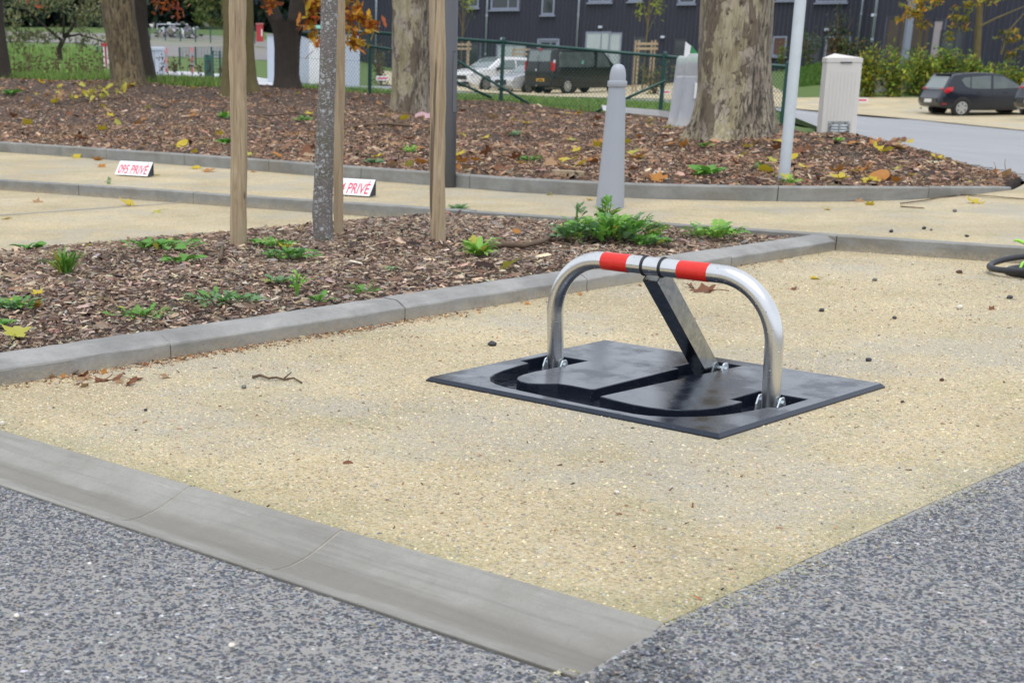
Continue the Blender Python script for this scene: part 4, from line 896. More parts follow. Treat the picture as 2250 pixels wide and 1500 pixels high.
for (a, b, ta, tb) in zip(base, base[1:], tops, tops[1:]):
    a = a+np.array([0, 0, .05]); b = b+np.array([0, 0, .05]); L_ = np.linalg.norm(b-a); h = ((ta-a)[2]+(tb-b)[2])/2; ex = (b-a)/L_; m = MB(); st = .085
    def fpnt(s_, z_): k = s_/L_; return a+(b-a)*k+np.array([0, 0, 1])*z_*((ta-a)[2]*(1-k)+(tb-b)[2]*k)/h
    s_ = -h
    while s_ < L_:
        x0, z0 = max(s_, 0), max(-s_, 0); x1 = min(s_+h, L_); z1 = x1-s_
        if x1-x0 > .02:
            for q0, q1 in (((x0, z0), (x1, z1)), ((L_-x0, z0), (L_-x1, z1))): m.tube([fpnt(*q0), fpnt(*q1)], .0036, 3, cap=False)
        s_ += st
    m.build('wire_mesh', MT['wire'], froot, fb)
    for k in (.02, .5, .97): MB().tube([fpnt(0, h*k), fpnt(L_, h*k)], .0025, 4).build('tension_wire', MT['wire'], froot, fb)

# ================================================================ STREET CABINET
Yc = 20.0; cb = AT(1836, 300, Yc); cz = tz(cb[0], cb[1]); 
cab = thing('utility_cabinet', 'beige ribbed utility cabinet with peaked lid beside the large plane tree', 'cabinet', (cb[0], cb[1], cz))
pxm = 3440/Yc; wf, ws = 74/pxm, .36; hz_ = AT(1860, 132, Yc)[2]-cz; yaw = R(-9); 
ln = -.03
def cbox(name, c, d, mat, bev=.006, par=None):
    m = MB().box((0, 0, 0), d); cz_, sz_ = math.cos(yaw), math.sin(yaw)
    out = []
    for x, y, z in m.v:
        x += c[0]; y += c[1]; z += c[2]; out.append((x*cz_-y*sz_+ln*z, x*sz_+y*cz_, z))
    m.v = out; return m.build(name, mat, par or cab, bevel=bev)
body = cbox('body', (0, 0, hz_/2-.1), (wf, ws, hz_+.2), MT['cabinet'])
for k in range(8): cbox('rib', (-wf/2+.06+k*(wf-.12)/7, -ws/2-.0015, hz_/2-.03), (.010, .006, hz_-.22), MT['cabinet'], .003, body)
cbox('lid_band', (0, 0, hz_-.005), (wf+.014, ws+.014, .055), MT['cabinet'])
cbox('lid_handle', (.02, -ws/2-.010, hz_-.03), (.14, .012, .014), MT['navy'], 0)
m = MB(); hx, hy = wf/2+.007, ws/2+.007; zt = hz_+.0225; P = [(-hx, -hy, zt), (hx, -hy, zt), (hx, hy, zt), (-hx, hy, zt), (-.10, hy*.2, zt+.055)]
P = [(x*math.cos(yaw)-y*math.sin(yaw)+ln*z, x*math.sin(yaw)+y*math.cos(yaw), z) for x, y, z in P]
m.add(P, [(0,1,4),(1,2,4),(2,3,4),(3,0,4),(3,2,1,0)]); m.build('lid', MT['cabinet'], cab)
vz = AT(1840, 285, Yc)[2]-cz
vent = cbox('vent_plate', (.0, -ws/2-.007, vz-.02), (.27, .010, .26), MT['galv_sheet'], .002)
for k in range(5): 
    for s in (-1, 1): cbox('louvre', (s*.055, -ws/2-.017, vz-.08+k*.035), (.085, .014, .015), MT['zinc'], .003, vent)
for s in (-1, 1):
    cbox('vent_screw', (s*.12, -ws/2-.016, vz+.095), (.016, .01, .016), MT['zinc'], .003, vent)
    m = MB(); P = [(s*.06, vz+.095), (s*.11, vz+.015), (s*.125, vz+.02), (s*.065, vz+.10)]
    P3 = [(x, -ws/2-.0135, z) for x, z in P]; P3 = [(x*math.cos(yaw)-y*math.sin(yaw)+ln*z, x*math.sin(yaw)+y*math.cos(yaw), z) for x, y, z in P3]; m.add(P3, [(0,1,2,3)]); m.build('vent_black_strip', MT['black'], vent)  # flat black strip lying on the vent plate

# ================================================================ FILM WRAPPED COLUMN BY THE PLANE
Yw = 23.0; wb = AT(1500, 268, Yw); wz = tz(wb[0], wb[1]); px = 3440/Yw
wr = thing('wrapped_column', 'white film wrapped bin column with grey and green panels left of the plane', 'wrapped bin', (wb[0], wb[1], wz))
wh = AT(1500, 118, Yw)[2]-wz
def wrap(name, c, prof, mat, n=22, wob=0, lean=.06, sq=.8):
    m = MB(); V_ = []; F_ = []
    for i, (r, z) in enumerate(prof):
        for k in range(n):
            a = 2*math.pi*k/n; q = 1+(wob*random.uniform(-1, 1)); V_.append((c[0]+r*q*math.cos(a)+lean*z, c[1]+r*q*sq*math.sin(a), z))
    for i in range(len(prof)-1):
        for k in range(n): F_.append((i*n+k, i*n+(k+1) % n, (i+1)*n+(k+1) % n, (i+1)*n+k))
    m.add(V_, F_); return m.build(name, mat, wr, smooth=True)
r1 = 19/px
for cx, rr_, nm in ((.04, r1, 'bin_body'), (-.11, r1*.75, 'bin_body')):
    wrap(nm, (cx, .03 if cx < 0 else 0), [(rr_*.86, .12), (rr_*.86, wh*.68)], MT['panel_grey']); wrap('light_band', (cx, .03 if cx < 0 else 0), [(rr_*.87, wh*.68), (rr_*.87, wh*.70)], MT['white'])
    wrap('dark_panel', (cx, .03 if cx < 0 else 0), [(rr_*.86, wh*.70), (rr_*.86, wh*.88)], MT['navy']); wrap('green_panel', (cx, .03 if cx < 0 else 0), [(rr_*.87, wh*.88), (rr_*.87, wh*.94), (.02, wh*.96)], MT['panel_green'])
pr = [(r1*1.25, 0), (r1*1.1, .1), (r1*.98, .25), (r1*1.0, wh*.5), (r1*.97, wh*.7), (r1*1.03, wh*.85), (r1*1.0, wh*.96), (r1*.7, wh)]
wrap('film', (.04, 0), pr, MT['film'], 30, .07); wrap('film', (-.11, .03), [(q[0]*.78, q[1]*.97) for q in pr], MT['film'], 26, .08)
m = MB(); 
m.add([(-.13+.06*wh, -.02, wh*.93), (-.05+.06*wh, -.04, wh*.99), (-.04+.06*wh, -.03, wh*1.10), (-.12+.06*wh, -.01, wh*1.16)], [(0,1,2,3)]); m.build('film_flap', MT['white'], wr)
m = MB(); m.add([(-.03+.06*wh, 0, wh*.97), (.08+.06*wh, 0, wh*1.0), (-.03+.06*wh, .02, wh*1.12)], [(0,1,2)]); m.build('green_flap', MT['panel_green'], wr)
MB().box((.10+.06*wh*.5, -r1*.84, wh*.5), (.045, .01, .22)).build('paper_label', MT['white'], wr)

# ================================================================ VEHICLES
def offset(poly, d):
    A = np.array(poly); n = len(A); out = []
    for i in range(n):
        a, b, c_ = A[i-1], A[i], A[(i+1) % n]; t1 = (b-a)/np.linalg.norm(b-a); t2 = (c_-b)/np.linalg.norm(c_-b)
        n1 = np.array([t1[1], -t1[0]]); n2 = np.array([t2[1], -t2[0]]); q = (n1+n2); q /= max(np.linalg.norm(q), .2); out.append(b-q*d/max(.6, q@n1))
    return [tuple(p) for p in out]
def vehicle(name, label, loc, rz, spec, group=None):
    """spec['prof']: side outline (x,z), rear = x 0, counter-clockwise; body, glass, lights and wheels become parts"""
    root = thing(name, label, spec.get('cat', 'car'), loc, rz, group); prof = spec['prof']; Wd = spec['w']/2; zb = spec['belt']; zr = max(p[1] for p in prof); L_ = max(p[0] for p in prof)
    def hw(x, z):
        k = np.clip((z-zb)/(zr-zb), 0, 1); pl_ = 1-.10*np.clip(1-x/.5, 0, 1)**2-.16*np.clip(1-(L_-x)/.9, 0, 1)**2
        return Wd*pl_*(1-spec.get('tumble', .17)*k**1.2)*(1-.03*np.clip((.45-z)/.3, 0, 1))
    r = .045; inner = offset(prof, r); m = MB(); n = len(prof)
    SV, SF = fill2d(inner, .16)
    for s in (1, -1):
        m.add([(x, s*float(hw(x, z)), z) for x, z in SV], [f if s < 0 else f[::-1] for f in SF])
        P = [(x, s*float(hw(x, z)), z) for x, z in inner]+[(x, s*(float(hw(x, z))-.012), z) for x, z in offset(prof, r*.3)]+[(x, s*(float(hw(x, z))-r), z) for x, z in prof]
        F = [(i+o_, (i+1) % n+o_, n+(i+1) % n+o_, n+i+o_) for o_ in (0, n) for i in range(n)]
        m.add(P, F if s < 0 else [f[::-1] for f in F])
    cols_ = np.linspace(-1, 1, 9); P = []
    for x, z in prof:
        h_ = float(hw(x, z))-r
        for c_ in cols_: P.append((x, c_*h_, z))
    m.add(P, [(i*9+k, ((i+1) % n)*9+k, ((i+1) % n)*9+k+1, i*9+k+1) for i in range(n) for k in range(8)])
    body = m.build('body', spec['paint'], root, smooth=28)
    bm = bmesh.new(); bm.from_mesh(body.data); bmesh.ops.remove_doubles(bm, verts=bm.verts, dist=.001); bmesh.ops.recalc_face_normals(bm, faces=bm.faces); bm.to_mesh(body.data); bm.free()
    def side(nm, poly, mat, off=.006, sides=(1, -1), par=None, step=.12):
        for s in sides:
            SV, SF = fill2d(poly, step)
            q = MB(); q.add([(x, s*(float(hw(x, z))+off), z) for x, z in SV], SF if s < 0 else [f[::-1] for f in SF]); q.build(nm, mat, par or root, smooth=True)
    def along(nm, i0, i1, frac, mat, off=.006, y0=-1, y1=1):      # a pane laid on the outline between two outline points
        A = [np.array(prof[i]) for i in range(i0, i1+1)]; P = []; F = []; m_ = len(A)
        for k, p in enumerate(A):
            t = A[min(k+1, m_-1)]-A[max(k-1, 0)]; t = t/np.linalg.norm(t); nn_ = np.array([t[1], -t[0]]); p = p+nn_*off
            h_ = (float(hw(p[0], p[1]))-r)*frac
            for c_ in np.linspace(y0, y1, 7): P.append((p[0], c_*h_, p[1]))
        F = [(k*7+j, k*7+j+1, (k+1)*7+j+1, (k+1)*7+j) for k in range(m_-1) for j in range(6)]
        q = MB(); q.add(P, [f[::-1] for f in F]); q.build(nm, mat, root, smooth=True)
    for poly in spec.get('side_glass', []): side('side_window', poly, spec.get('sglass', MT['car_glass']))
    for poly, mt_ in spec.get('side_extra', []): side('side_trim', poly, mt_, .004)
    for poly, mt_, nm in spec.get('lamps', []): side(nm, poly, mt_, .008)
    for nm, i0, i1, fr, mt_ in spec.get('panes', []): along(nm, i0, i1, fr, mt_)
    for x, wr_ in spec['wheels']:
        arch = [(x+wr_*1.16*math.cos(a), wr_*1.02+wr_*1.16*math.sin(a)) for a in np.linspace(-.55, math.pi+.55, 18)]
        side('wheel_arch', arch, MT['trim'], .003)
        for s in (1, -1):
            yc = s*(Wd-.088); t = MB().lathe([(wr_*.62, -.105), (wr_*.93, -.105), (wr_, -.07), (wr_, .07), (wr_*.93, .105), (wr_*.62, .105)], 28, (x, yc, wr_), 'y').build('wheel', MT['tyre'], root, smooth=40)
            yo = yc+s*.108; q = MB(); q.lathe([(wr_*.70, -.012), (wr_*.66, .012)] if s > 0 else [(wr_*.66, -.012), (wr_*.70, .012)], 24, (x, yo-s*.01, wr_), 'y')
            q.build('rim', spec.get('rim', MT['rim']), t)
            q = MB()
            for k in range(spec.get('spokes', 7)):
                a = 2*math.pi*(k+.5)/spec.get('spokes', 7); c_ = (x+wr_*.46*math.cos(a), yo+s*.007, wr_+wr_*.46*math.sin(a))
                q.tube([(c_[0]-.001, c_[1], c_[2]), (c_[0], c_[1]+s*.004, c_[2])], wr_*.10, 6)
            tag(q.build('rim_opening', MT['trim'], t), kind='stuff')
    for nm, c_, d_, mt_ in spec.get('boxes', []): MB().box(c_, d_).build(nm, mt_, root, bevel=min(d_)*.2)
    return root
VAN = dict(cat='van', paint=MT['van_paint'], w=1.95, belt=1.12, tumble=.10, rim=MT['rim'], spokes=9,
  prof=[(.12,.30),(1.0,.24),(3.6,.24),(4.75,.28),(4.93,.45),(4.95,.72),(4.86,.95),(4.45,1.13),(4.05,1.24),(3.72,1.52),(3.40,1.80),(3.18,1.92),(2.8,1.96),(1.6,1.97),(.4,1.955),(.20,1.93),(.12,1.86),(.085,1.70),(.05,1.40),(.02,1.16),(.0,.92),(.0,.62),(.02,.40)],
  side_glass=[[(.38,1.16),(1.2,1.15),(2.3,1.14),(2.62,1.16),(2.70,1.25),(2.70,1.72),(2.62,1.80),(.45,1.81),(.38,1.74)], [(2.86,1.14),(3.78,1.15),(3.62,1.42),(3.40,1.66),(3.25,1.78),(2.92,1.79)]],
  panes=[('windscreen',8,11,.9,MT['car_glass']),('rear_window',16,18,.84,MT['light_glass'])],
  lamps=[([(.03,.98),(.14,1.0),(.16,1.34),(.06,1.34)], MT['red_lamp'], 'tail_lamp'), ([(.06,1.34),(.16,1.34),(.17,1.46),(.08,1.46)], MT['clear_lamp'], 'reversing_lamp')],
  side_extra=[([(.9,.42),(3.3,.42),(3.3,.50),(.9,.50)], MT['trim'])],
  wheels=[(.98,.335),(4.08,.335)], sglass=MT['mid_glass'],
  boxes=[('number_plate',(-.012,-.18,.60),(.02,.50,.12),MT['yellow_plate']),('plate_print',(-.024,-.18,.60),(.006,.40,.055),MT['ink']),('rear_bumper',(-.035,0,.44),(.10,1.72,.17),MT['trim']),('door_seam',(-.005,.02,1.05),(.02,.012,1.2),MT['trim']),('rear_badge',(-.014,.12,1.02),(.02,.075,.10),MT['clear_lamp']),('high_brake_lamp',(.085,.0,1.905),(.06,.22,.05),MT['red_lamp']),('tow_hook',(-.10,-.05,.36),(.12,.05,.06),MT['rim']),('light_cluster',(.025,.845,1.20),(.06,.07,.40),MT['red_lamp']),('light_cluster',(.025,-.845,1.20),(.06,.07,.40),MT['red_lamp'])])
vl = AT(1213, 207, 71); th_ = R(43)
vz_ = tz(vl[0], vl[1])
# the rear right corner of the van stands at the surveyed point
def corner(loc, rz, lx, ly): c_, s_ = math.cos(rz), math.sin(rz); return (loc[0]-lx*c_+ly*s_, loc[1]-lx*s_-ly*c_, loc[2])
vrz = R(37); van = vehicle('van', 'dark grey passenger van with a yellow number plate parked behind the fence', corner(vl, vrz, 0, -.97), vrz, VAN)
MB().box((1.9, -.965, 1.36), (.13, .01, .15)).build('window_sticker', MT['mint'], van)
SUV = dict(paint=MT['white_paint'], w=1.84, belt=.98, tumble=.20, rim=MT['dark_rim'], spokes=5, sglass=MT['light_glass'],
  prof=[(.15,.30),(1.0,.25),(3.4,.25),(4.25,.28),(4.42,.42),(4.44,.72),(4.36,.92),(3.9,1.03),(3.32,1.10),(2.95,1.32),(2.62,1.52),(2.3,1.60),(1.6,1.62),(.8,1.58),(.38,1.50),(.18,1.22),(.05,1.0),(.0,.75),(.03,.42)],
  side_glass=[[(.62,1.10),(1.0,1.02),(1.55,1.01),(1.55,1.47),(.95,1.46)], [(1.62,1.01),(2.9,1.02),(2.62,1.26),(2.35,1.44),(2.1,1.48),(1.62,1.48)]],
  panes=[('windscreen',8,11,.9,MT['light_glass']),('rear_window',14,15,.85,MT['car_glass'])],
  lamps=[([(4.02,.78),(4.36,.74),(4.34,.86),(4.05,.90)], MT['clear_lamp'], 'headlamp')], side_extra=[([(1.15,.30),(3.2,.30),(3.2,.40),(1.15,.40)], MT['trim'])],
  wheels=[(.84,.345),(3.52,.345)],
  boxes=[('grille',(4.44,0,.66),(.05,.95,.2),MT['trim']),('lower_grille',(4.43,0,.40),(.06,1.3,.14),MT['trim']),('headlamp_unit',(4.37,.66,.80),(.12,.34,.10),MT['clear_lamp']),('headlamp_unit',(4.37,-.66,.80),(.12,.34,.10),MT['clear_lamp']),('number_plate',(4.475,0,.50),(.02,.5,.11),MT['white_plate']),('wing_mirror',(2.85,1.02,1.06),(.2,.16,.14),MT['trim']),('wing_mirror',(2.85,-1.02,1.06),(.2,.16,.14),MT['trim'])])
sp = AT(1066, 201, 78); srz = R(180+33)
vehicle('car', 'white car with grey wheels parked at the left end behind the fence', corner(sp, srz, 3.52, .85), srz, SUV)
SED = dict(SUV); SED.update(paint=MT['pale_sedan_paint'], rim=MT['rim'], prof=[(.15,.28),(1.0,.22),(3.5,.22),(4.4,.25),(4.58,.40),(4.60,.62),(4.48,.78),(3.95,.90),(3.42,.95),(3.02,1.16),(2.65,1.34),(2.3,1.41),(1.6,1.42),(1.0,1.36),(.5,1.12),(.15,1.03),(.02,.95),(.0,.7),(.03,.40)], belt=.9,
  side_glass=[[(.85,.98),(1.55,.92),(1.55,1.32),(1.15,1.30)], [(1.62,.92),(3.0,.93),(2.7,1.12),(2.35,1.31),(1.62,1.33)]], lamps=[([(4.15,.62),(4.52,.56),(4.5,.70),(4.2,.75)], MT['clear_lamp'], 'headlamp')], wheels=[(.85,.32),(3.65,.32)],
  boxes=[('grille',(4.60,0,.55),(.05,.8,.22),MT['trim']),('headlamp_unit',(4.53,.68,.63),(.12,.36,.11),MT['clear_lamp']),('headlamp_unit',(4.53,-.68,.63),(.12,.36,.11),MT['clear_lamp']),('number_plate',(4.63,0,.44),(.02,.5,.11),MT['white_plate'])])
sp = AT(1158, 208, 73.5); srz = R(180+34)
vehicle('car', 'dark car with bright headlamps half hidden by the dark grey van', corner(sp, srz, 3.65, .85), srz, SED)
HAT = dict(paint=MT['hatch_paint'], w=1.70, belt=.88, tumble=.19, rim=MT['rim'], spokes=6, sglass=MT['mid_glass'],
  prof=[(.10,.34),(.45,.26),(1.2,.22),(3.2,.22),(3.85,.26),(4.0,.42),(4.02,.62),(3.92,.74),(3.45,.86),(2.98,.94),(2.6,1.16),(2.2,1.36),(1.8,1.43),(1.2,1.445),(.70,1.41),(.42,1.37),(.36,1.32),(.26,1.12),(.16,.94),(.10,.90),(.06,.72),(.0,.62),(.0,.46)],
  side_glass=[[(.86,1.0),(1.02,.94),(1.02,1.30),(.80,1.28),(.70,1.2)][::1], [(1.06,.93),(1.75,.92),(1.75,1.34),(1.06,1.31)], [(1.84,.92),(2.86,.95),(2.62,1.10),(2.2,1.31),(1.84,1.345)]],
  panes=[('windscreen',9,11,.9,MT['light_glass']),('rear_window',16,18,.86,MT['light_glass'])],
  lamps=[([(.10,.84),(.22,.78),(.40,.86),(.42,.98),(.22,.97)], MT['red_lamp'], 'tail_lamp'),([(.1,.42),(.25,.42),(.25,.45),(.1,.45)], MT['red_lamp'], 'reflector')], side_extra=[([(1.2,.34),(2.9,.34),(2.9,.37),(1.2,.37)], MT['trim']),([(1.78,.40),(1.79,.40),(1.79,.9),(1.78,.9)], MT['trim'])],
  wheels=[(.80,.305),(3.27,.305)],
  boxes=[('number_plate',(-.012,0,.53),(.02,.5,.11),MT['white_plate']),('rear_spoiler',(.38,0,1.395),(.16,1.12,.035),MT['hatch_paint']),('door_handle',(1.35,-.853,.80),(.16,.02,.03),MT['trim']),('door_handle',(2.3,-.855,.80),(.16,.02,.03),MT['trim']),('rear_wiper',(.215,-.05,1.0),(.03,.42,.03),MT['trim']),('tail_lamp_inner',(.14,.62,.88),(.08,.24,.13),MT['red_lamp']),('tail_lamp_inner',(.14,-.62,.88),(.08,.24,.13),MT['red_lamp']),('exhaust_tip',(-.01,.45,.27),(.08,.06,.05),MT['rim'])])
hp = AT(2108, 258, 53); hrz = R(5)
hat = vehicle('hatchback', 'dark slate hatchback parked on the gravel in front of the hedge', corner(hp, hrz, .80, -.80), hrz, HAT)
MB().box((.30, -.42, 1.18), (.02, .09, .05)).build('window_sticker', MT['yellow_plate'], hat)
h2 = AT(2243, 262, 47.5); vehicle('parked_car', 'sliver of a second dark parked car at the right picture edge', corner(h2, R(14), 0.0, .3), R(14), HAT)

# ================================================================ DARK CLAD ROW OF HOUSES
def facade(label, x0, x1, Y0, Y1, wins, pipes, lights, bw=.215, zb=-1.0, zt=7.5, name='clad_building'):
    a = AT(x0, 130, Y0); b = AT(x1, 130, Y1); d = b[:2]-a[:2]; L_ = np.linalg.norm(d); ex = d/L_; nn_ = np.array([ex[1], -ex[0]])
    root = thing(name, label, 'building', (a[0], a[1], 0), math.atan2(ex[1], ex[0]))
    def loc(x, y):                      # photo point on the facade plane -> (along, height)
        r_ = ray(x, y); t = ((a[:2])@nn_)/(r_[:2]@nn_); p = r_*t; return ((p[:2]-a[:2])@ex, CAM_H+p[2])
    MB().box((L_/2, 5.2, (zb+zt)/2), (L_, 10, zt-zb)).build('wall', MT['clad_joint'], root)
    W_ = []
    for x, y, X_, Y_, kind in wins:
        s0, z1 = loc(x, y); s1, z0 = loc(X_, Y_); W_.append((s0, s1, z0, z1, kind))
    cuts_ = np.arange(0, L_, bw); meshes = {}
    for s in cuts_:
        iv = [(zb, zt)]
        for s0, s1, z0, z1, k in W_:
            if s+bw*.5 > s0 and s+bw*.5 < s1:
                iv = [q for lo, hi in iv for q in ((lo, min(hi, z0)), (max(lo, z1), hi)) if q[1]-q[0] > .05]
        for lo, hi in iv:
            key = (round(lo, 2), round(hi, 2))
            if key not in meshes: 
                o = MB().box((0, 0, (lo+hi)/2), (bw-.030, .034, hi-lo)).build('cladding_board', MT['clad'], root); meshes[key] = o
            else: o = meshes[key].copy(); col.objects.link(o)
            o.location = (s+bw/2, .183, 0)
    for s0, s1, z0, z1, k in W_:
        w_, h_ = s1-s0, z1-z0; c_ = (s0+s1)/2
        mtp = {'glass': MT['pane'], 'curtain': MT['curtain'], 'brick': MT['brick'], 'brown': MT['brown'], 'pink': MT['pinkgrey'], 'dark': MT['pane'], 'framed': MT['pane']}[k]
        win = MB().box((c_, .170, (z0+z1)/2), (w_, .04, h_)).build('window', mtp, root)
        fr = MB(); t = .09
        for cx, cz_, dx_, dz_ in ((s0+t/2, (z0+z1)/2, t, h_), (s1-t/2, (z0+z1)/2, t, h_), (c_, z1-t/2, w_-2*t, t), (c_, z0+t/2, w_-2*t, t)): fr.box((cx, .145, cz_), (dx_, .03, dz_))
        if w_ > 1: fr.box((c_+w_*.12, .145, (z0+z1)/2), (.07, .028, h_-2*t))
        fr.build('window_frame', MT['navy'] if k in ('dark', 'brown', 'pink') else MT['frame'], win)
        if k in ('glass', 'brick'): MB().box((c_, .12, z0-.05), (w_+.16, .2, .075)).build('window_sill', MT['frame'], win)
        if k == 'framed': 
            q = MB()
            for cx, cz_, dx_, dz_ in ((s0-.06, (z0+z1)/2, .1, h_+.2), (s1+.06, (z0+z1)/2, .1, h_+.2), (c_, z1+.06, w_, .1)): q.box((cx, .13, cz_), (dx_, .09, dz_))
            q.build('window_surround', MT['frame'], win)
        if k == 'curtain':
            q = MB()
            for j in range(int(w_/.14)): q.tube([(s0+.1+j*.14, .160, z0+.1), (s0+.1+j*.14, .160, z1-.1)], .035, 6)
            q.build('curtain_folds', MT['curtain'], win)
    for (x, y, x2, y2) in pipes:
        s_, z1 = loc(x, y); _, z0 = loc(x2, y2); p = MB().tube([(s_, .08, z0), (s_, .08, zt)], .055, 10).build('downpipe', MT['pipe'], root, smooth=True)
        for z_ in np.arange(z0+.1, zt, 2.0): MB().tube([(s_, .08, z_), (s_, .08, z_+.08)], .068, 10).build('pipe_clip', MT['pipe'], p)
    for x, y in lights:
        s_, z_ = loc(x, y); MB().box((s_, .10, z_), (.22, .13, .12)).build('wall_lamp', MT['blue_white'], root, bevel=.02)
    return root
facade('long dark clad terrace with grey downpipes and curtained doors behind the vehicles', 700, 1906, 92, 80,
  [(1030,-70,1050,17,'glass'),(1080,-70,1138,21,'glass'),(1192,-60,1216,33,'glass'),(1296,-70,1342,5,'glass'),(1384,-70,1410,3,'glass'),(1496,-70,1526,8,'glass'),(1800,-70,1860,5,'glass'),(1712,-70,1748,1,'glass'),(890,-70,930,10,'glass'),
   (1184,90,1222,128,'framed'),(1286,70,1334,196,'curtain'),(1337,72,1357,196,'curtain'),(1394,80,1412,190,'dark'),(1480,85,1504,150,'dark'),(1090,98,1150,190,'curtain'),(1031,94,1048,190,'dark'),(1698,80,1725,124,'brick'),(1778,80,1800,140,'dark'),(1815,80,1862,140,'brick'),(760,120,800,190,'dark')],
  [(1070,0,1060,125),(1272,0,1262,125),(1894,20,1884,130),(826,0,822,140)], [(1318,60),(1103,86),(1455,82),(1816,66)])
facade('nearer dark clad house end with brown ground floor openings above the hedge', 1912, 2500, 72, 66,
  [(1948,36,1985,138,'brown'),(2000,40,2040,140,'brown'),(2044,42,2062,140,'pink'),(2066,66,2110,140,'dark'),(2330,-40,2400,60,'glass')],
  [(1926,0,1918,94)], [(1919,34)], bw=.22, zb=-.2)
MB().box((AT(1993, 90, 69)[0], 69.0, 1.8), (.26, .26, 3.4)).build('house_column', MT['frame'])
tag(bpy.data.objects['house_column'], 'slim blue grey column before the brown openings of the nearer house', 'column')
# houses continue above and behind: nothing of them is in view

# ================================================================ BACKGROUND PLANTS
def shrub(name, label, x, y, Y, w_, h_, n, size, cols, cat='shrub', stems=7, group=None, wts=None, flat=1.0, mat='far_leaf', lift=.0):
    b = AT(x, y, Y); b[2] = tz(b[0], b[1]); root = thing(name, label, cat, b, group=group)
    m = MB(); tips = []
    for k in range(stems):
        a = rng.uniform(0, 6.28); rr_ = rng.uniform(.15, .95)*w_/2; e = np.array([math.cos(a)*rr_, math.sin(a)*rr_*flat, h_*rng.uniform(.6, 1)*(1-.25*(rr_/(w_/2))**2)]); mid = e*np.array([.4, .4, .55])+rng.normal(0, .03, 3)*h_
        m.tube([(0, 0, -.1), mid, e], [.018*h_, .012*h_, .004*h_], 5); tips.append((mid, e))
    m.build('stems', MT['twig'], root)
    i = rng.integers(0, len(tips), n); t = rng.uniform(lift, 1.05, n)[:, None]; A = np.array([q[0] for q in tips])[i]; B = np.array([q[1] for q in tips])[i]
    P = np.where(t < .4, A*(t/.4), A+(B-A)*((t-.4)/.6))+rng.normal(0, 1, (n, 3))*np.array([w_*.10, w_*.10*flat, h_*.07]); P[:, 2] = np.abs(P[:, 2])
    S = np.stack([size*rng.uniform(.6, 1.3, n), size*rng.uniform(.35, .7, n), np.full(n, size*.4)], 1)
    LV = [(-1, 0, 0), (-.1, -.7, .2), (1, 0, 0), (-.1, .7, .2)]
    tag(scatter('foliage', LV, [(0,1,2),(0,2,3)], P, rots(n, tilt=.7), S, palette(cols, n, .25, wts), MT[mat], root), kind='stuff')
    return root
HC = [(.14,.23,.04),(.22,.30,.05),(.09,.15,.03),(.34,.33,.05)]
hx_ = [(1905,.0),(1955,0),(2005,0),(2055,0),(2105,0),(2155,0),(2205,0),(2260,0)]
hl = ['yellowing hedge shrub next to the beige cabinet', 'leggy green hedge shrub before the concrete planter, second from the cabinet', 'hedge shrub at the rear end of the hatchback', 'hedge shrub behind the hatchback rear window', 'hedge shrub behind the hatchback rear door', 'hedge shrub behind the hatchback front door', 'hedge shrub behind the hatchback windscreen', 'last yellow green hedge shrub at the right picture edge']
for (x, _), lab, k in zip(hx_, hl, range(8)):
    shrub('hedge_shrub', lab, x, 226, 61+rng.uniform(-.5, .8), 1.7, 1.75+rng.uniform(-.15, .2), 1250, .10, HC if k not in (0, 7) else [(.20,.24,.03),(.32,.30,.03),(.12,.18,.03)], 'hedge shrub', 9, 'hedge behind the hatchback')
pw = thing('concrete_planter', 'low grey concrete wall panel half hidden in the hedge left of the hatchback', 'wall', AT(1990, 226, 62.5)); 
MB().box((.1, 0, .35), (3.4, .2, 1.1)).build('panel', MT['kerb'], pw); MB().box((.1, 0, .93), (3.5, .26, .07)).build('coping', MT['kerb'], pw)
GCOL = [(.045,.085,.03),(.07,.12,.04),(.10,.13,.045),(.25,.17,.05)]
shrub('climber', 'tall thin climbing shrub on the dark wall above the cabinet', 1832, 150, 75, 1.7, 3.0, 420, .10, [(.06,.10,.06),(.09,.14,.08),(.05,.075,.04)], 'climbing shrub', 10, flat=.5)
shrub('climber', 'low tangled shrub on the bank left of the cabinet', 1772, 150, 74, 1.2, 2.1, 260, .10, [(.08,.14,.04),(.05,.09,.04)], 'shrub', 7)
shrub('bank_bush', 'dense dark shrub mass between cabinet and house corner', 1858, 140, 74.5, 2.4, 1.9, 520, .10, GCOL, 'shrub', 9)
shrub('bank_bush', 'pale leafy bush at the foot of the dark wall behind the large plane', 1716, 160, 72, .8, 1.3, 160, .09, [(.15,.22,.03),(.10,.15,.03)], 'shrub', 6)
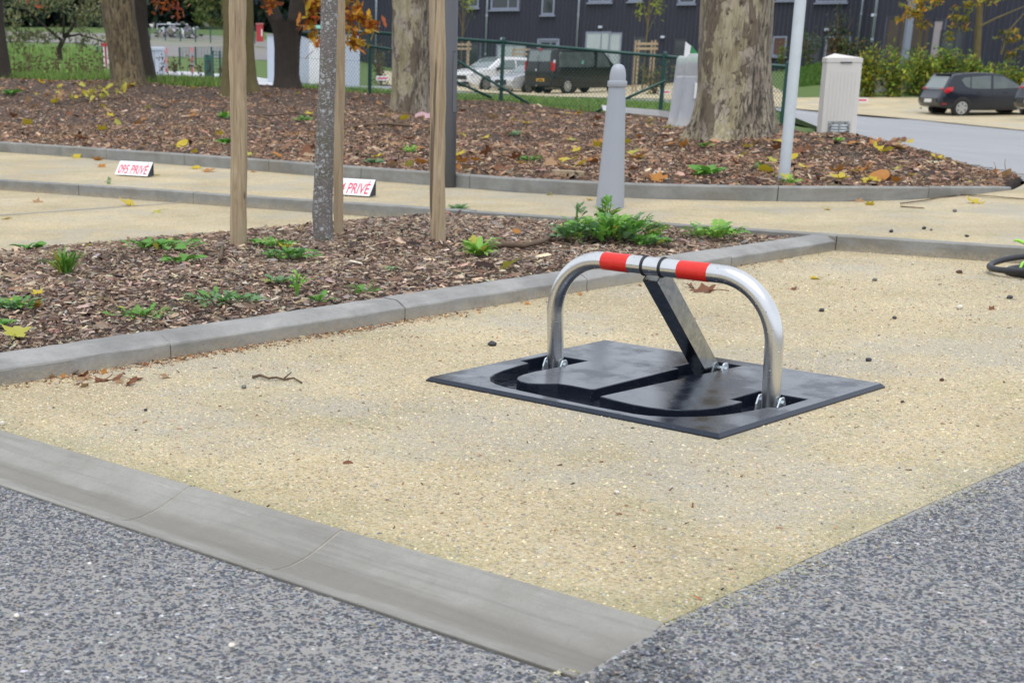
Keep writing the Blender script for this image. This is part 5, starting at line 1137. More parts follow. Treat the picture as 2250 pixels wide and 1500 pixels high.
# autumn trees before the nearer house
t1 = trunk_tree('maple_tree', 'slender tree with yellow orange leaves before the brown house openings', [(2014,200,8),(2018,120,7),(2024,60,6),(2028,-60,6)], 63, MT['olive'], height=7, n=8, crown_n=10)
for c_, r_, n_ in (((2000,35),.55,60), ((2026,28),.5,60), ((1995,5),.6,60), ((2040,0),.7,60), ((2060,-15),.8,60), ((2020,55),.35,30)):
    p = AT(c_[0], c_[1], 62.8)-np.array(t1.location); crown(t1, p, r_, r_*.6, n_, .14, [(.42,.30,.03),(.20,.22,.04),(.5,.25,.03)], name='leaf_cluster')
t2 = trunk_tree('hedge_tree', 'tree with mossy trunk and green yellow leaves standing in the hedge', [(2142,205,17),(2146,130,16),(2150,60,15),(2158,-60,14)], 62.5, MT['olive'], height=7, n=10)
for c_, r_, n_ in (((2105,60),.55,70), ((2120,20),.6,70), ((2100,35),.5,50), ((2180,-10),.7,60), ((2092,85),.4,40), ((2215,75),.5,50), ((2225,115),.5,50), ((2235,85),.4,40)):
    p = AT(c_[0], c_[1], 62.3)-np.array(t2.location); crown(t2, p, r_, r_*.6, n_, .13, [(.22,.24,.04),(.34,.28,.04),(.12,.15,.035),(.4,.2,.04)], name='leaf_cluster')
for pts in ([(2150,60),(2190,40),(2250,15)], [(2200,120),(2215,70),(2250,30)]): MB().tube([AT(x, y, 62.4)-np.array(t2.location) for x, y in pts], [.05,.035,.02], 6).build('branch', MT['olive'], t2)
# staked young trees in front of the terrace
def staked(x, yb, Y, label, lean=0):
    b = AT(x, yb, Y); b[2] = tz(b[0], b[1]); root = thing('staked_sapling', label, 'sapling', b, group='staked saplings before the dark terrace')
    MB().tube([(0, 0, -.1), (.03, 0, 2.2), (.08, 0, 5.2)], [.04, .035, .012], 7).build('trunk', MT['olive'], root)
    for s in (-1, 1):
        for d in (-.35, .35): MB().tube([(s*.36, d, -.2), (s*.36, d, 2.15)], .045, 8).build('stake', MT['stake'], root)
    for z_ in (2.0, 1.8): MB().box((0, -.42, z_), (.95, .05, .10)).build('cross_bar', MT['stake'], root)
    crown(root, (.05, 0, 3.9), .75, 1.1, 170, .10, [(.26,.30,.03),(.18,.24,.03)])
    m = MB()
    for k in range(6): a = k*1.1; m.tube([(.04, 0, 2.4+.15*k), (.04+math.cos(a)*.5, math.sin(a)*.5, 3.6+.2*k)], [.018, .006], 5)
    m.build('branches', MT['olive'], root)
staked(1410, 208, 70, 'staked sapling with thin lime leaves right of the bollard top')
staked(1010, 204, 80, 'staked sapling with lime leaves just right of the lamp post')
shrub('yard_bush', 'green and yellow bushes between bollard and film wrapped column', 1440, 206, 66, 2.2, 1.5, 300, .09, [(.10,.14,.04),(.2,.16,.05),(.07,.1,.04)], 'shrub', 8)
shrub('yard_bush', 'brownish shrub behind the fence between lichened tree and mottled plane', 838, 190, 62, 1.6, 1.7, 260, .08, [(.12,.11,.05),(.08,.1,.04)], 'shrub', 10)
shrub('yard_bush', 'small green shrub behind the van roof', 1240, 196, 84, 1.6, 2.4, 160, .1, [(.1,.2,.05),(.07,.12,.04)], 'shrub', 6)
pr_ = thing('wooden_pallet', 'pale wooden crate stack showing above the white car', 'pallet', AT(1142, 200, 81)); 
for k in range(4): MB().box((0, 0, 1.35+k*.22), (.9, .5, .1)).build('slat', MT['stake'], pr_)
for s in (-1, 1): MB().box((s*.42, .0, .95), (.08, .45, 2.2)).build('upright', MT['stake'], pr_)
# ================================================================ LEFT BACKGROUND
ap = trunk_tree('apple_tree', 'small apple tree with a low spreading grey green crown on the left slope', [(136,158,14),(132,130,11),(130,108,11),(140,85,12)], 54, MT['oak'], height=4, n=8, sink=.1, forks=[[(140,85,9),(158,62,7),(170,30,5)], [(134,88,7),(112,70,6),(95,55,4)], [(142,82,6),(175,76,4),(195,82,3)], [(140,85,7),(140,40,5),(130,0,4)]], crown_cols=None)
ACOL = [(.17,.20,.11),(.24,.26,.14),(.28,.26,.11),(.11,.14,.08)]
for x, y, rx, rz, n in ((60,60,1.3,1.0,420),(110,30,1.5,1.1,520),(170,25,1.4,1.1,480),(205,60,1.0,.9,340),(80,85,1.0,.5,240),(140,-20,1.8,1.0,420),(190,95,.6,.35,90),(35,95,.8,.5,170),(45,20,1.1,.9,300)):
    p = AT(x, y, 54)-np.array(ap.location); crown(ap, p, rx, rz, n, .095, ACOL, name='leaf_cluster')
# dark woodland edge
n = 60000; X = rng.uniform(-52, 8, n); Yq = rng.uniform(114, 128, n); top = 9+2.5*np.sin(X*.35)+1.8*np.sin(X*.9+1)
Zq = 2.0+rng.random(n)*top; cl = np.sin(X*1.1)*np.sin(Zq*1.2+X*.3); 
cw = np.where((X < -14) & (X > -26), 1, 0)
S = np.stack([rng.uniform(.25, .6, n), rng.uniform(.2, .4, n), np.full(n, .2)], 1)
LV = [(-1, 0, 0), (-.1, -.7, .2), (1, 0, 0), (-.1, .7, .2)]
C = palette([(.022,.045,.035),(.035,.06,.04),(.05,.075,.045),(.03,.05,.055)], n, .2); C = C*(1+.35*cl[:, None])
tag(scatter('woodland', LV, [(0,1,2),(0,2,3)], np.stack([X, Yq+cl*1.5, Zq], 1), rots(n, tilt=.8), S, np.clip(C, .01, .5), MT['far_leaf']), 'dark woodland edge behind the sports field on the left', 'woodland', kind='stuff')
wt = trunk_tree('willow_tree', 'lighter green tree at the right end of the dark woodland', [(490,80,8),(490,30,7),(490,-40,6)], 108, MT['olive'], height=9, n=8)
for x, y, rx, rz, n in ((480,20,2.2,2.0,500),(500,50,1.3,1.4,320),(470,-20,2.6,1.8,400),(440,15,1.6,1.4,260)): crown(wt, AT(x, y, 108)-np.array(wt.location), rx, rz, n, .2, [(.14,.19,.06),(.10,.15,.05),(.2,.2,.07)], name='leaf_cluster')
# goal, far fences, kiosk and the other small things on the field
gl = AT(346, 76, 97); goal = thing('football_goal', 'thin white football goal frame on the far field', 'goal', gl)
wg = AT(413, 76, 97)[0]-gl[0]; hg = AT(346, 54, 97)[2]-gl[2]
for q in ([(0,0,0),(0,0,hg)], [(wg,0,0),(wg,0,hg)], [(0,0,hg),(wg,0,hg)]): MB().tube(q, .03, 8).build('goal_bar', MT['blue_white'], goal)
def wirefence(x0, y0, x1, y1, Y0, Y1, h, label, n):
    a, b = AT(x0, y0, Y0), AT(x1, y1, Y1); root = thing('field_fence', label, 'fence', a)
    for k in range(n+1):
        p = (b-a)*k/n; MB().box((p[0], p[1], p[2]+h/2-.1), (.06, .06, h+.2)).build('post', MT['fence'], root)
    for k in range(7):
        z_ = h*(k+.3)/6.6; MB().tube([(0, 0, z_), tuple((b-a)+np.array([0, 0, z_]))], .009, 3).build('line_wire', MT['wire'], root)
    m = MB(); 
    for s in np.arange(0, 1, .12/np.linalg.norm(b-a)): p = (b-a)*s; m.tube([(p[0], p[1], p[2]+.05), (p[0], p[1], p[2]+h)], .005, 3, cap=False)
    m.build('wire_mesh', MT['wire'], root)
wirefence(330, 92, 560, 88, 86, 88, .72, 'green mesh fence in front of the football goal', 7)
wirefence(215, 128, 360, 132, 62, 60, .42, 'thin mesh fence along the lower edge of the field', 5); wirefence(395, 130, 500, 128, 60, 60, .42, 'thin mesh fence behind the green bins', 3)
# debris heap
hp_ = AT(392, 86, 92); n = 90; P = np.stack([rng.normal(0, .7, n), rng.normal(0, .4, n), np.abs(rng.normal(.25, .25, n))], 1)+hp_
o = scatter('debris_heap', CHV, CHF, P, rots(n, tilt=.5), np.stack([rng.uniform(.2, .6, n), rng.uniform(.1, .3, n), rng.uniform(.05, .2, n)], 1), palette([(.16,.13,.10),(.22,.22,.25),(.5,.5,.52),(.08,.10,.06)], n), MT['stone']); tag(o, 'heap of mixed rubble under the football goal', 'rubble heap', kind='stuff')
kb = AT(356, 168, 42); kz = tz(kb[0], kb[1]); kio = thing('white_cabinet', 'white metal cabinet beside the dark trunk on the left', 'cabinet', (kb[0], kb[1], kz)); 
kh = AT(356, 106, 42)[2]-kz; MB().box((-.27, .2, kh/2), (.62, .5, kh)).build('body', MT['blue_white'], kio, bevel=.01); MB().box((-.27, .2, kh-.02), (.68, .56, .09)).build('lid', MT['blue_white'], kio, bevel=.02); MB().box((-.18, -.058, kh*.5), (.012, .01, kh*.8)).build('door_seam', MT['panel_grey'], kio)
for x in (455, 463): 
    q = AT(x, 158, 45); q[2] = tz(q[0], q[1]); o = MB().lathe([(.085, -.05), (.085, .58), (.07, .63), (.03, .65)], 14).build('green_bollard', MT['dkgreen'], smooth=40); o.location = q; tag(o, 'left one of two dark green bollards on the pale path' if x == 455 else 'right one of two dark green bollards on the pale path', 'bollard', 'green bollards on the pale path')
wirefence(468, 160, 500, 162, 45.2, 45.5, .6, 'short green mesh panel right of the two green bollards', 2)
for x, yb, yt in ((366,160,106),(423,160,104)):
    q = AT(x, yb, 50); hh = AT(x, yt, 50)[2]-q[2]; o = thing('striped_post', 'faded red and white marker post %s' % ('next to the white cabinet' if x < 400 else 'left of the green bollards'), 'marker post', q)
    for k in range(5): MB().lathe([(.055, hh*k/5), (.055, hh*(k+1)/5-.002)], 10).build('band', MT['red_white'] if k % 2 == 0 else MT['pinkgrey'], o)
q = AT(236, 152, 44); o = thing('barrier_board', 'red and white striped barrier board left of the leaning plane', 'barrier board', q)
for k in range(4): MB().box((-.08+k*.055, 0, .30), (.05, .03, .62)).build('stripe', MT['red_box'] if k % 2 else MT['white'], o)
MB().box((0, 0, .64), (.3, .05, .08)).build('top_bar', MT['red_box'], o)
rb = AT(571, 92, 88); o = thing('red_kiosk', 'narrow red kiosk on the field right of the leftmost stake', 'kiosk', rb); hh = AT(571, 53, 88)[2]-rb[2]
MB().box((0, 0, hh/2), (.38, .5, hh)).build('body', MT['red_box'], o); MB().box((0, 0, hh), (.44, .56, .06)).build('roof', MT['red_white'], o); MB().box((.12, -.255, hh*.5), (.06, .01, hh*.4)).build('sign_strip', MT['white'], o)
# white transformer house behind the oak
kb = AT(588, 184, 50); kz = tz(kb[0], kb[1])-.3; W2 = AT(790, 184, 50)[0]-kb[0]; kh = AT(620, 78, 50)[2]-kz
kk = thing('white_hut', 'plain white hut behind the forked oak and the chain link fence', 'hut', (kb[0], kb[1], kz)); MB().box((W2/2, 1.3, kh/2), (W2, 2.6, kh)).build('wall', MT['blue_white'], kk); MB().box((W2/2, 1.3, kh+.02), (W2+.06, 2.66, .05)).build('roof', MT['pinkgrey'], kk)
MB().box((W2*.62, -.006, kh*.45), (1.0, .012, kh*.85)).build('door', MT['white'], kk)
mv = AT(682, 100, 70); o = thing('mint_van', 'mint green vehicle roof showing above the white hut', 'van', mv); hh = AT(682, 57, 70)[2]-mv[2]; MB().box((0, 0, hh*.25), (2.2, 1.8, hh*.6)).build('body', MT['white'], o, bevel=.1); MB().box((0, 0, hh*.75), (1.9, 1.6, hh*.5)).build('roof', MT['mint'], o, bevel=.12); MB().box((-.1, -.82, hh*.72), (1.2, .02, hh*.22)).build('window', MT['car_glass'], o)

# ================================================================ GRASS
def grass(name, poly, n, hmin, hmax, cols, label, zf=terr, wid=.012):
    P = sample(poly, n); z = zf(P[:, 0], P[:, 1])-.03; h = rng.uniform(hmin, hmax, n)
    BV = [(-.5, 0, 0), (.5, 0, 0), (.3, .25, .6), (-.3, .25, .6), (0, .7, 1)]
    S = np.stack([np.full(n, wid)*rng.uniform(.7, 1.4, n), h*.6, h], 1)
    me = scatter(name, BV, [(0,1,2),(0,2,3),(3,2,4)], np.column_stack([P, z]), rots(n, tilt=.15), S, palette(cols, n, .25), MT['foliage'])
    return tag(me, label, 'grass', kind='stuff')
GR = [(.11,.23,.035),(.17,.31,.05),(.22,.35,.08),(.26,.30,.10)]
bkl = [AT(*q)[:2] for q in ((600,199,31.6),(700,199,32.3),(812,208,32.8),(1000,217,33.4),(1100,227,32.9),(1200,238,32),(1300,248,31.2),(1460,259,29.6))]
fr_ = [AT(*q)[:2] for q in ((1480,238,40),(1330,232,43),(1200,222,42),(1000,214,42),(830,208,41),(640,195,37),(600,192,36))]
grass('fence_grass', bkl+fr_, 17000, .05, .16, GR, 'strip of green grass under the chain link fence', wid=.014)
grass('verge_grass', [AT(*q)[:2] for q in ((-30,176,32.6),(60,173,32.6),(200,177,31.8),(345,184,31.2),(420,194,31.2),(500,198,31.2),(500,184,37),(345,176,36),(60,168,36),(-30,168,36))], 13000, .06, .2, GR, 'green grass verge behind the left part of the tree bed', wid=.016)
grass('slope_grass', [AT(*q)[:2] for q in ((-40,160,44),(240,160,43),(250,120,60),(200,105,66),(-40,110,66))], 14000, .15, .45, [(.16,.29,.06),(.22,.36,.08),(.28,.38,.13)], 'long green grass on the slope round the apple tree', wid=.04)
grass('bank_grass', [AT(*q)[:2] for q in ((1735,190,65.5),(1830,190,65.5),(1830,138,72),(1735,160,71))], 7000, .06, .2, [(.07,.16,.02),(.10,.19,.03)], 'green grass bank left of the beige cabinet', wid=.03)
# dry stalks on the verge
m = MB()
for k in range(46):
    x = rng.uniform(345, 500); b = AT(x, 186, 33+rng.uniform(-.5, 1)); b[2] = tz(b[0], b[1]); h = rng.uniform(.25, .6); l = rng.normal(0, .06)
    m.tube([b, b+np.array([l*.4, 0, h*.6]), b+np.array([l, 0, h])], [.004, .003, .002], 4)
    for j in range(3): q = b+np.array([l*.7+rng.normal(0, .02), 0, h*rng.uniform(.5, 1)]); m.box(q, (.03, .02, .03))
tag(m.build('dry_stalks', MT['twig']), 'thin dark dry weed stalks on the grass verge before the pale path', 'weed stalks', kind='stuff')
m = MB()
for k in range(60):
    x = rng.uniform(20, 240); b = AT(x, 172, 34+rng.uniform(-.5, 3)); b[2] = tz(b[0], b[1]); h = rng.uniform(.25, .75); l = rng.normal(0, .06)
    m.tube([b, b+np.array([l*.4, 0, h*.6]), b+np.array([l, 0, h])], [.005, .004, .002], 4)
    for j in range(4): q = b+np.array([l*.7+rng.normal(0, .03), 0, h*rng.uniform(.3, 1)]); m.box(q, (.05, .02, .035), rng.uniform(0, 3))
tag(m.build('tall_weeds', MT['olive']), 'tall leggy weeds in front of the left grass slope', 'weeds', kind='stuff')

# ================================================================ FALLEN LEAVES
def leaf_mesh(name, kind, seed):
    r_ = random.Random(seed); n = 30; V_ = [(0, 0, 0)]; F_ = []
    if kind == 'maple': lob = [(0, .9, .42), (1.05, .8, .40), (-1.05, .8, .40), (2.15, .5, .40), (-2.15, .5, .40)]
    elif kind == 'oak': lob = [(0, 1.0, .35), (.7, .5, .3), (-.7, .5, .3), (2.4, .6, .4), (-2.4, .6, .4)]
    else: lob = [(0, 1.0, .8), (1.5, .4, .8), (-1.5, .4, .8)]
    c1, c2, c3 = r_.uniform(-.5, .7), r_.uniform(-.4, .7), r_.uniform(-.35, .35); ph = r_.uniform(0, 6)
    def zz(x, y): return c1*x*x*.7+c2*y*y*.7+c3*x*y+.06*math.sin(5*x+ph)*math.cos(4*y)
    for ring in (.5, 1):
        for k in range(n):
            a = 2*math.pi*k/n; q = .38+sum(max(0, h*math.exp(-((math.atan2(math.sin(a-t), math.cos(a-t)))/w_)**2)-.0) for t, h, w_ in lob)*.75
            q *= 1+(.08 if k % 2 else -.08)*(kind == 'maple'); q = min(q, 1.15)*ring*(1 if ring == 1 else 1.0)
            x, y = q*math.cos(a), q*math.sin(a); V_.append((x*.5, y*.5, zz(x, y)*.5))
    for k in range(n):
        F_.append((0, 1+k, 1+(k+1) % n)); F_.append((1+k, 1+n+k, 1+n+(k+1) % n, 1+(k+1) % n))
    m = MB().add(V_, F_)
    m.tube([(-.1, 0, zz(-.2, 0)*.5), (-.4, .02, .04+zz(-.7, 0)*.3), (-.75, .08, .02)], [.018, .013, .012], 4)
    zmin = min(v[2] for v in m.v); m.v = [(x, y, z-zmin) for x, y, z in m.v]
    me = bpy.data.meshes.new(name); me.from_pydata(m.v, [], m.f); me.polygons.foreach_set('use_smooth', [True]*len(me.polygons)); me.update(); return me
LM = {}
for c_, mt_ in (('yellow', 'leaf_yellow'), ('lime', 'leaf_lime'), ('orange', 'leaf_orange'), ('brown', 'leaf_brown'), ('tan', 'leaf_tan')):
    LM[c_] = []
    for s in range(4):
        me = leaf_mesh('fallen_leaf', 'maple' if s < 3 else 'oval', s*7+len(c_)); me.materials.append(MT[mt_]); LM[c_].append(me)
def hit(x, y, zf, y0, y1):
    Ys = np.linspace(y0, y1, 400); P = np.array([AT(x, y, q) for q in Ys]); dz = P[:, 2]-zf(P[:, 0], P[:, 1]); k = np.argmax(dz < 0) if (dz < 0).any() else len(Ys)-1
    return P[k]
SURF = {'bay': lambda x, y: G(x, y, 0.001), 'road': lambda x, y: G(x, y, -.02), 'path': lambda x, y: G(x, y, PATH_Z-.004), 'kerb': lambda x, y: G(x, y, KTOP+.003), 'bed': lambda x, y: hit(x, y, bed_z, 5.3, 11)+np.array([0, 0, .014]), 'tree': lambda x, y: hit(x, y, mound_z, 11.5, 34)+np.array([0, 0, .014])}
def leaf(x, y, surf, c_, w_px, label, group=None, tilt=.25, var=None, rz=None):
    p = SURF[surf](x, y); s = w_px/3500*p[1]*1.12; p = p+np.array([0, 0, .012 if surf in ('bed', 'tree') else 0])
    o = bpy.data.objects.new('fallen_leaf', LM[c_][random.randrange(4) if var is None else var]); col.objects.link(o)
    o.location = p; o.scale = (s, s, s*random.uniform(.7, 1.2)); o.rotation_euler = (random.gauss(.18, tilt), random.gauss(0, tilt), random.uniform(0, 6.28) if rz is None else rz)
    return tag(o, label, 'leaf', group)
SP = [  # the ones that stand out
 (1120,597,'bed','lime',60,'large yellow green leaf on the kerb edge left of the hoop top',.35),(35,750,'bed','lime',72,'large yellow green leaf at the left edge of the island bed',.15),
 (630,553,'bed','yellow',40,'yellow orange leaf lying on weeds between stake and lichened tree',.2),(1793,612,'bay','yellow',32,'curled bright yellow leaf on the bay right of the hoop',.5),
 (1550,640,'bay','brown',70,'crumpled red brown leaf under the right side of the hoop',.3),(1520,632,'bay','brown',40,'smaller crumpled brown leaf beside the larger one under the hoop',.4),(1742,636,'bay','brown',22,'dark brown curled leaf bit on the bay right of the hoop',.5),
 (765,1017,'bay','brown',34,'small red brown leaf alone on the gravel before the gutter',.3),(908,694,'bay','orange',32,'orange brown leaf at the kerb foot left of the hoop',.4),
 (2178,680,'bay','brown',24,'shredded red brown leaf near the right picture edge',.5),(2108,657,'bay','tan',0,'',0),
 (285,452,'bay','yellow',56,'wide yellow leaf on the grey divider line of the neighbouring bay',.15),(345,467,'bay','lime',36,'upright folded pale yellow leaf in the neighbouring bay',.7),(80,445,'bay','tan',28,'tan leaf near the left edge of the neighbouring bay',.2),(15,481,'bay','yellow',26,'flat yellow leaf below the divider line at the left edge',.1),
 (45,388,'bay','yellow',26,'yellow leaf at the foot of the back kerb at far left',.3),(275,421,'bay','lime',28,'pale yellow leaf at the kerb foot below the 095 sign',.2),(335,424,'bay','lime',40,'yellow green leaf pair spot right below the 095 sign',.2),
 (622,440,'bay','orange',40,'orange leaf at the back kerb foot right of the leftmost stake',.3),(575,440,'bay','yellow',30,'yellow leaf at the back kerb foot close to the leftmost stake',.3),(905,466,'bay','orange',16,'small orange leaf at the corner of the neighbouring bay',.2),
 (105,337,'path','yellow',24,'yellow leaf on the path against the tree bed kerb at far left',.4),(165,347,'path','yellow',30,'yellow leaf on the path below the tree bed kerb, second from far left',.3),(215,352,'path','orange',30,'orange leaf on the path left of the 095 sign',.3),(222,367,'path','orange',26,'tan orange leaf on the path just left of the 095 sign',.2),(345,385,'path','yellow',18,'yellow scrap right of the 095 sign',.3),
 (428,371,'path','yellow',26,'yellow leaf on the path between the 095 sign and the stake',.2),(455,377,'path','orange',40,'flat orange leaf on the path left of the leftmost stake',.1),(555,378,'path','orange',18,'orange leaf on the path right of the leftmost stake',.2),(10,325,'path','yellow',34,'yellow and orange leaf heap on the kerb at the left picture edge',.5),
 (1208,428,'path','lime',20,'dull yellow leaf on the path left of the bollard',.2),(1297,440,'path','yellow',22,'bright yellow leaf at the bollard foot',.3),(1912,450,'path','yellow',26,'yellow leaf on the path under the curved kerb',.3),(1817,461,'path','yellow',18,'small yellow leaf on the path in front of the metal pole',.2),(2140,446,'path','yellow',44,'yellow leaf lying under the long thin twig on the right',.15),(1885,443,'path','tan',26,'tan leaf against the curved kerb on the right',.2),
 (1393,341,'tree','lime',34,'pale yellow green leaf on the tree bed right of the bollard',.15),(2060,354,'tree','yellow',40,'yellow orange leaf on the right slope of the tree bed',.3),(2005,392,'tree','yellow',22,'yellow red leaf near the kerb right of the metal pole',.3),(2130,409,'tree','yellow',20,'yellow leaf on the kerb at the right tip of the tree bed',.2),(2210,390,'tree','tan',50,'large curled tan leaf at the right tip of the tree bed',.6),(2185,385,'tree','orange',34,'second curled orange leaf at the right tip of the tree bed',.6),
 (1010,362,'tree','orange',46,'cluster leaf of orange brown right of the lamp post foot',.5),(1025,375,'tree','tan',40,'curled tan leaf at the lamp post foot',.6),(1000,380,'tree','orange',30,'orange leaf pressed to the kerb at the lamp post foot',.5),(925,365,'tree','orange',40,'orange leaf left of the rightmost stake on the tree bed',.4),(900,370,'tree','lime',30,'lime leaf on the kerb left of the rightmost stake',.4),
 (62,277,'tree','yellow',30,'bright yellow leaf pair on the left of the tree bed',.3),(485,300,'tree','yellow',26,'bright yellow leaf left of the leftmost stake on the tree bed',.3),(545,347,'tree','lime',34,'pale yellow leaf right behind the leftmost stake',.2),(235,243,'tree','yellow',24,'yellow leaf below the fallen leafy branch',.2),(648,300,'tree','orange',24,'bright orange leaf left of the lichened trunk',.4),(305,275,'tree','orange',22,'orange leaf in the middle left of the tree bed',.3),
 (80,657,'bed','yellow',40,'flat yellow leaf among weeds on the left of the island bed',.1),(85,684,'bed','orange',26,'cupped orange brown leaf on the island bed at left',.6),(1130,517,'bed','orange',22,'orange leaf on the island bed right of the rightmost stake',.3),(1008,518,'bed','orange',18,'small red orange leaf next to the rightmost stake',.3),(195,551,'bed','yellow',20,'small yellow orange leaf at the far edge of the island bed',.3),(660,512,'bed','yellow',26,'yellow leaf left of the lichened trunk foot',.2)]
for x, y, s_, c_, w_, lab, tl in SP:
    if w_: leaf(x, y, s_, c_, w_, lab, None, tl)
# the many others on the tree bed
for k in range(185):
    x = random.uniform(-20, 2000); ymin = np.interp(x, [0, 600, 1100, 1450, 1720, 1900], [176, 205, 236, 268, 310, 315]); ymax = np.interp(x, [0, 500, 1100, 1600, 2000], [312, 346, 388, 408, 405]); y = ymin+(ymax-ymin)*random.random()**1.5
    if 860 < x < 960 and y < 255 or 1500 < x < 1720 and y < 310: continue
    c_ = random.choice(['yellow', 'yellow', 'lime', 'orange', 'orange', 'tan', 'tan', 'brown', 'brown']); p = SURF['tree'](x, y); w_ = random.uniform(.11, .2)*3440/p[1]
    zn = next(t for lim, t in ((120, 'at the far left of the tree bed'), (240, 'below the fallen leafy branch'), (380, 'before the leaning olive plane'), (520, 'left of the leftmost stake'), (700, 'between leftmost stake and lichened trunk'), (860, 'left of the mottled plane'), (990, 'before the mottled plane'), (1140, 'right of the lamp post'), (1330, 'left of the bollard on the tree bed'), (1500, 'right of the bollard on the tree bed'), (1720, 'before the large plane'), (1860, 'between metal pole and cabinet'), (9999, 'on the right tip of the tree bed')) if x < lim)
    fr3 = (y-ymin)/(ymax-ymin); pos = 'close to the kerb' if fr3 > .66 else ('halfway back' if fr3 > .25 else 'far back')
    leaf(x, y, 'tree', c_, w_, 'small %s leaf %s, %s' % ({'lime': 'pale lime', 'brown': 'dark brown'}.get(c_, c_), zn, pos), 'leaves scattered over the tree bed')
for k in range(34):                                            # dry scraps along the kerb foot
    t = random.choice([random.uniform(6.2, 7.1), random.uniform(7.6, 9.3), random.uniform(9.5, 11.3)]); p = kl+kdir*t-knorm*abs(random.gauss(.02, .05)); 
    o = bpy.data.objects.new('fallen_leaf', LM[random.choice(['brown', 'brown', 'orange', 'tan'])][random.randrange(4)]); col.objects.link(o); s = random.uniform(.025, .06)
    o.location = (p[0], p[1], .002); o.scale = (s, s*.7, s*.8); o.rotation_euler = (random.gauss(0, .4), random.gauss(0, .4), random.uniform(0, 6.28)); tag(o, 'dry brown leaf scrap at the near kerb foot, '+('at the left picture edge' if t < 6.6 else 'above the little leaf pile' if t < 7.2 else 'before the leftmost weeds' if t < 8.2 else 'midway along the kerb' if t < 9.3 else 'left of the hoop' if t < 10 else 'seen through the hoop'), 'leaf', 'leaf scraps along the near kerb')
for k in range(16):                                            # pile on the left at the kerb foot
    p = G(215+random.gauss(0, 55), 836+random.gauss(0, 9), .004); o = bpy.data.objects.new('fallen_leaf', LM[random.choice(['brown', 'tan', 'orange', 'brown'])][random.randrange(4)]); col.objects.link(o); s = random.uniform(.05, .10)
    o.location = p; o.scale = (s, s*.45, s*.7); o.rotation_euler = (random.gauss(0, .4), random.gauss(0, .3), random.gauss(0.6, .5)); tag(o, 'dry brown leaf in the little pile at the kerb foot, lower left', 'leaf', 'dry leaf pile at lower left')
# ================================================================ TWIGS, STONES AND LITTER
def twig(pts, surf, rad, label, side=(), lift=.006, mat='twig', cat='twig', name='twig'):
    P = [SURF[surf](x, y)+np.array([0, 0, lift+(random.random()*rad)]) for x, y in pts]; b = P[0]; m = MB().tube([p-b for p in P], [rad*(1-.5*i/len(P)) for i in range(len(P))], 7, wob=.15)
    for s in side: Q = [SURF[surf](x, y)+np.array([0, 0, lift+rad*(1+i*2)]) for i, (x, y) in enumerate(s)]; m.tube([p-b for p in Q], [rad*.6, rad*.35, rad*.3][:len(Q)], 6)
    o = m.build(name, MT[mat], smooth=True); o.location = b; return tag(o, label, cat)
twig([(555,832),(572,830),(590,836),(607,834),(625,836),(645,835),(663,843)], 'bay', .0055, 'knobbly little twig on the gravel near the left kerb', [[(605,835),(602,842)], [(625,836),(640,830)]], .004)
twig([(1978,450),(2030,444),(2060,436),(2110,430),(2180,433),(2260,441)], 'path', .005, 'long thin bent twig on the path at the right', [[(2110,431),(2160,440),(2250,447)]])
twig([(1978,457),(2010,458),(2030,460)], 'path', .005, 'short thin twig below the long bent twig')
twig([(545,255),(600,258),(650,252),(690,268)], 'tree', .016, 'thin curved stick on the tree bed left of the lichened trunk', [[(600,257),(585,240)]])
twig([(765,285),(800,279),(850,279),(905,284)], 'tree', .028, 'dark straight stick on the tree bed behind the slim stake')
twig([(1068,555),(1100,552),(1150,551),(1190,545),(1220,528)], 'bed', .02, 'thick curved bark stick lying beside the big weed clump', mat='twig', cat='stick', name='stick')
twig([(1240,345),(1300,330),(1330,310)], 'tree', .008, 'thin pale root like twig left of the bollard on the tree bed')
twig([(484,585),(487,565),(490,548)], 'bed', .012, 'short brown stub of wood poking up near the leftmost stake', lift=.01, cat='wood stub', name='wood_stub')
twig([(1625,405),(1630,390),(1655,372)], 'tree', .008, 'thin curved grey root left of the metal pole foot')
def stone(x, y, surf, w_, cols, label, cat='stone', flat=.7):
    p = SURF[surf](x, y); s = w_/3500*p[1]/2; bm = bmesh.new(); bmesh.ops.create_icosphere(bm, subdivisions=2, radius=1); r_ = random.Random(x)
    for v in bm.verts: v.co *= 1+r_.uniform(-.16, .16); v.co = Vector((v.co.x*1.15*s, v.co.y*.9*s, v.co.z*flat*s))
    me = bpy.data.meshes.new('pebble'); bm.to_mesh(me); bm.free(); me.materials.append(cols); o = bpy.data.objects.new('pebble', me); col.objects.link(o); o.location = p+np.array([0, 0, s*flat*.7]); o.rotation_euler = (0, 0, r_.uniform(0, 6)); return tag(o, label, cat)
DS = plain('dark_pebble', (.035, .035, .045), .5, var=.3, scale=60, bump=.3); GS = plain('grey_pebble', (.16, .16, .15), .7, var=.25, scale=60, bump=.3); WS = plain('pale_pebble', (.62, .58, .5), .6, var=.1, scale=60); RS = plain('brown_pebble', (.09, .045, .03), .7, var=.3, scale=60, bump=.3)
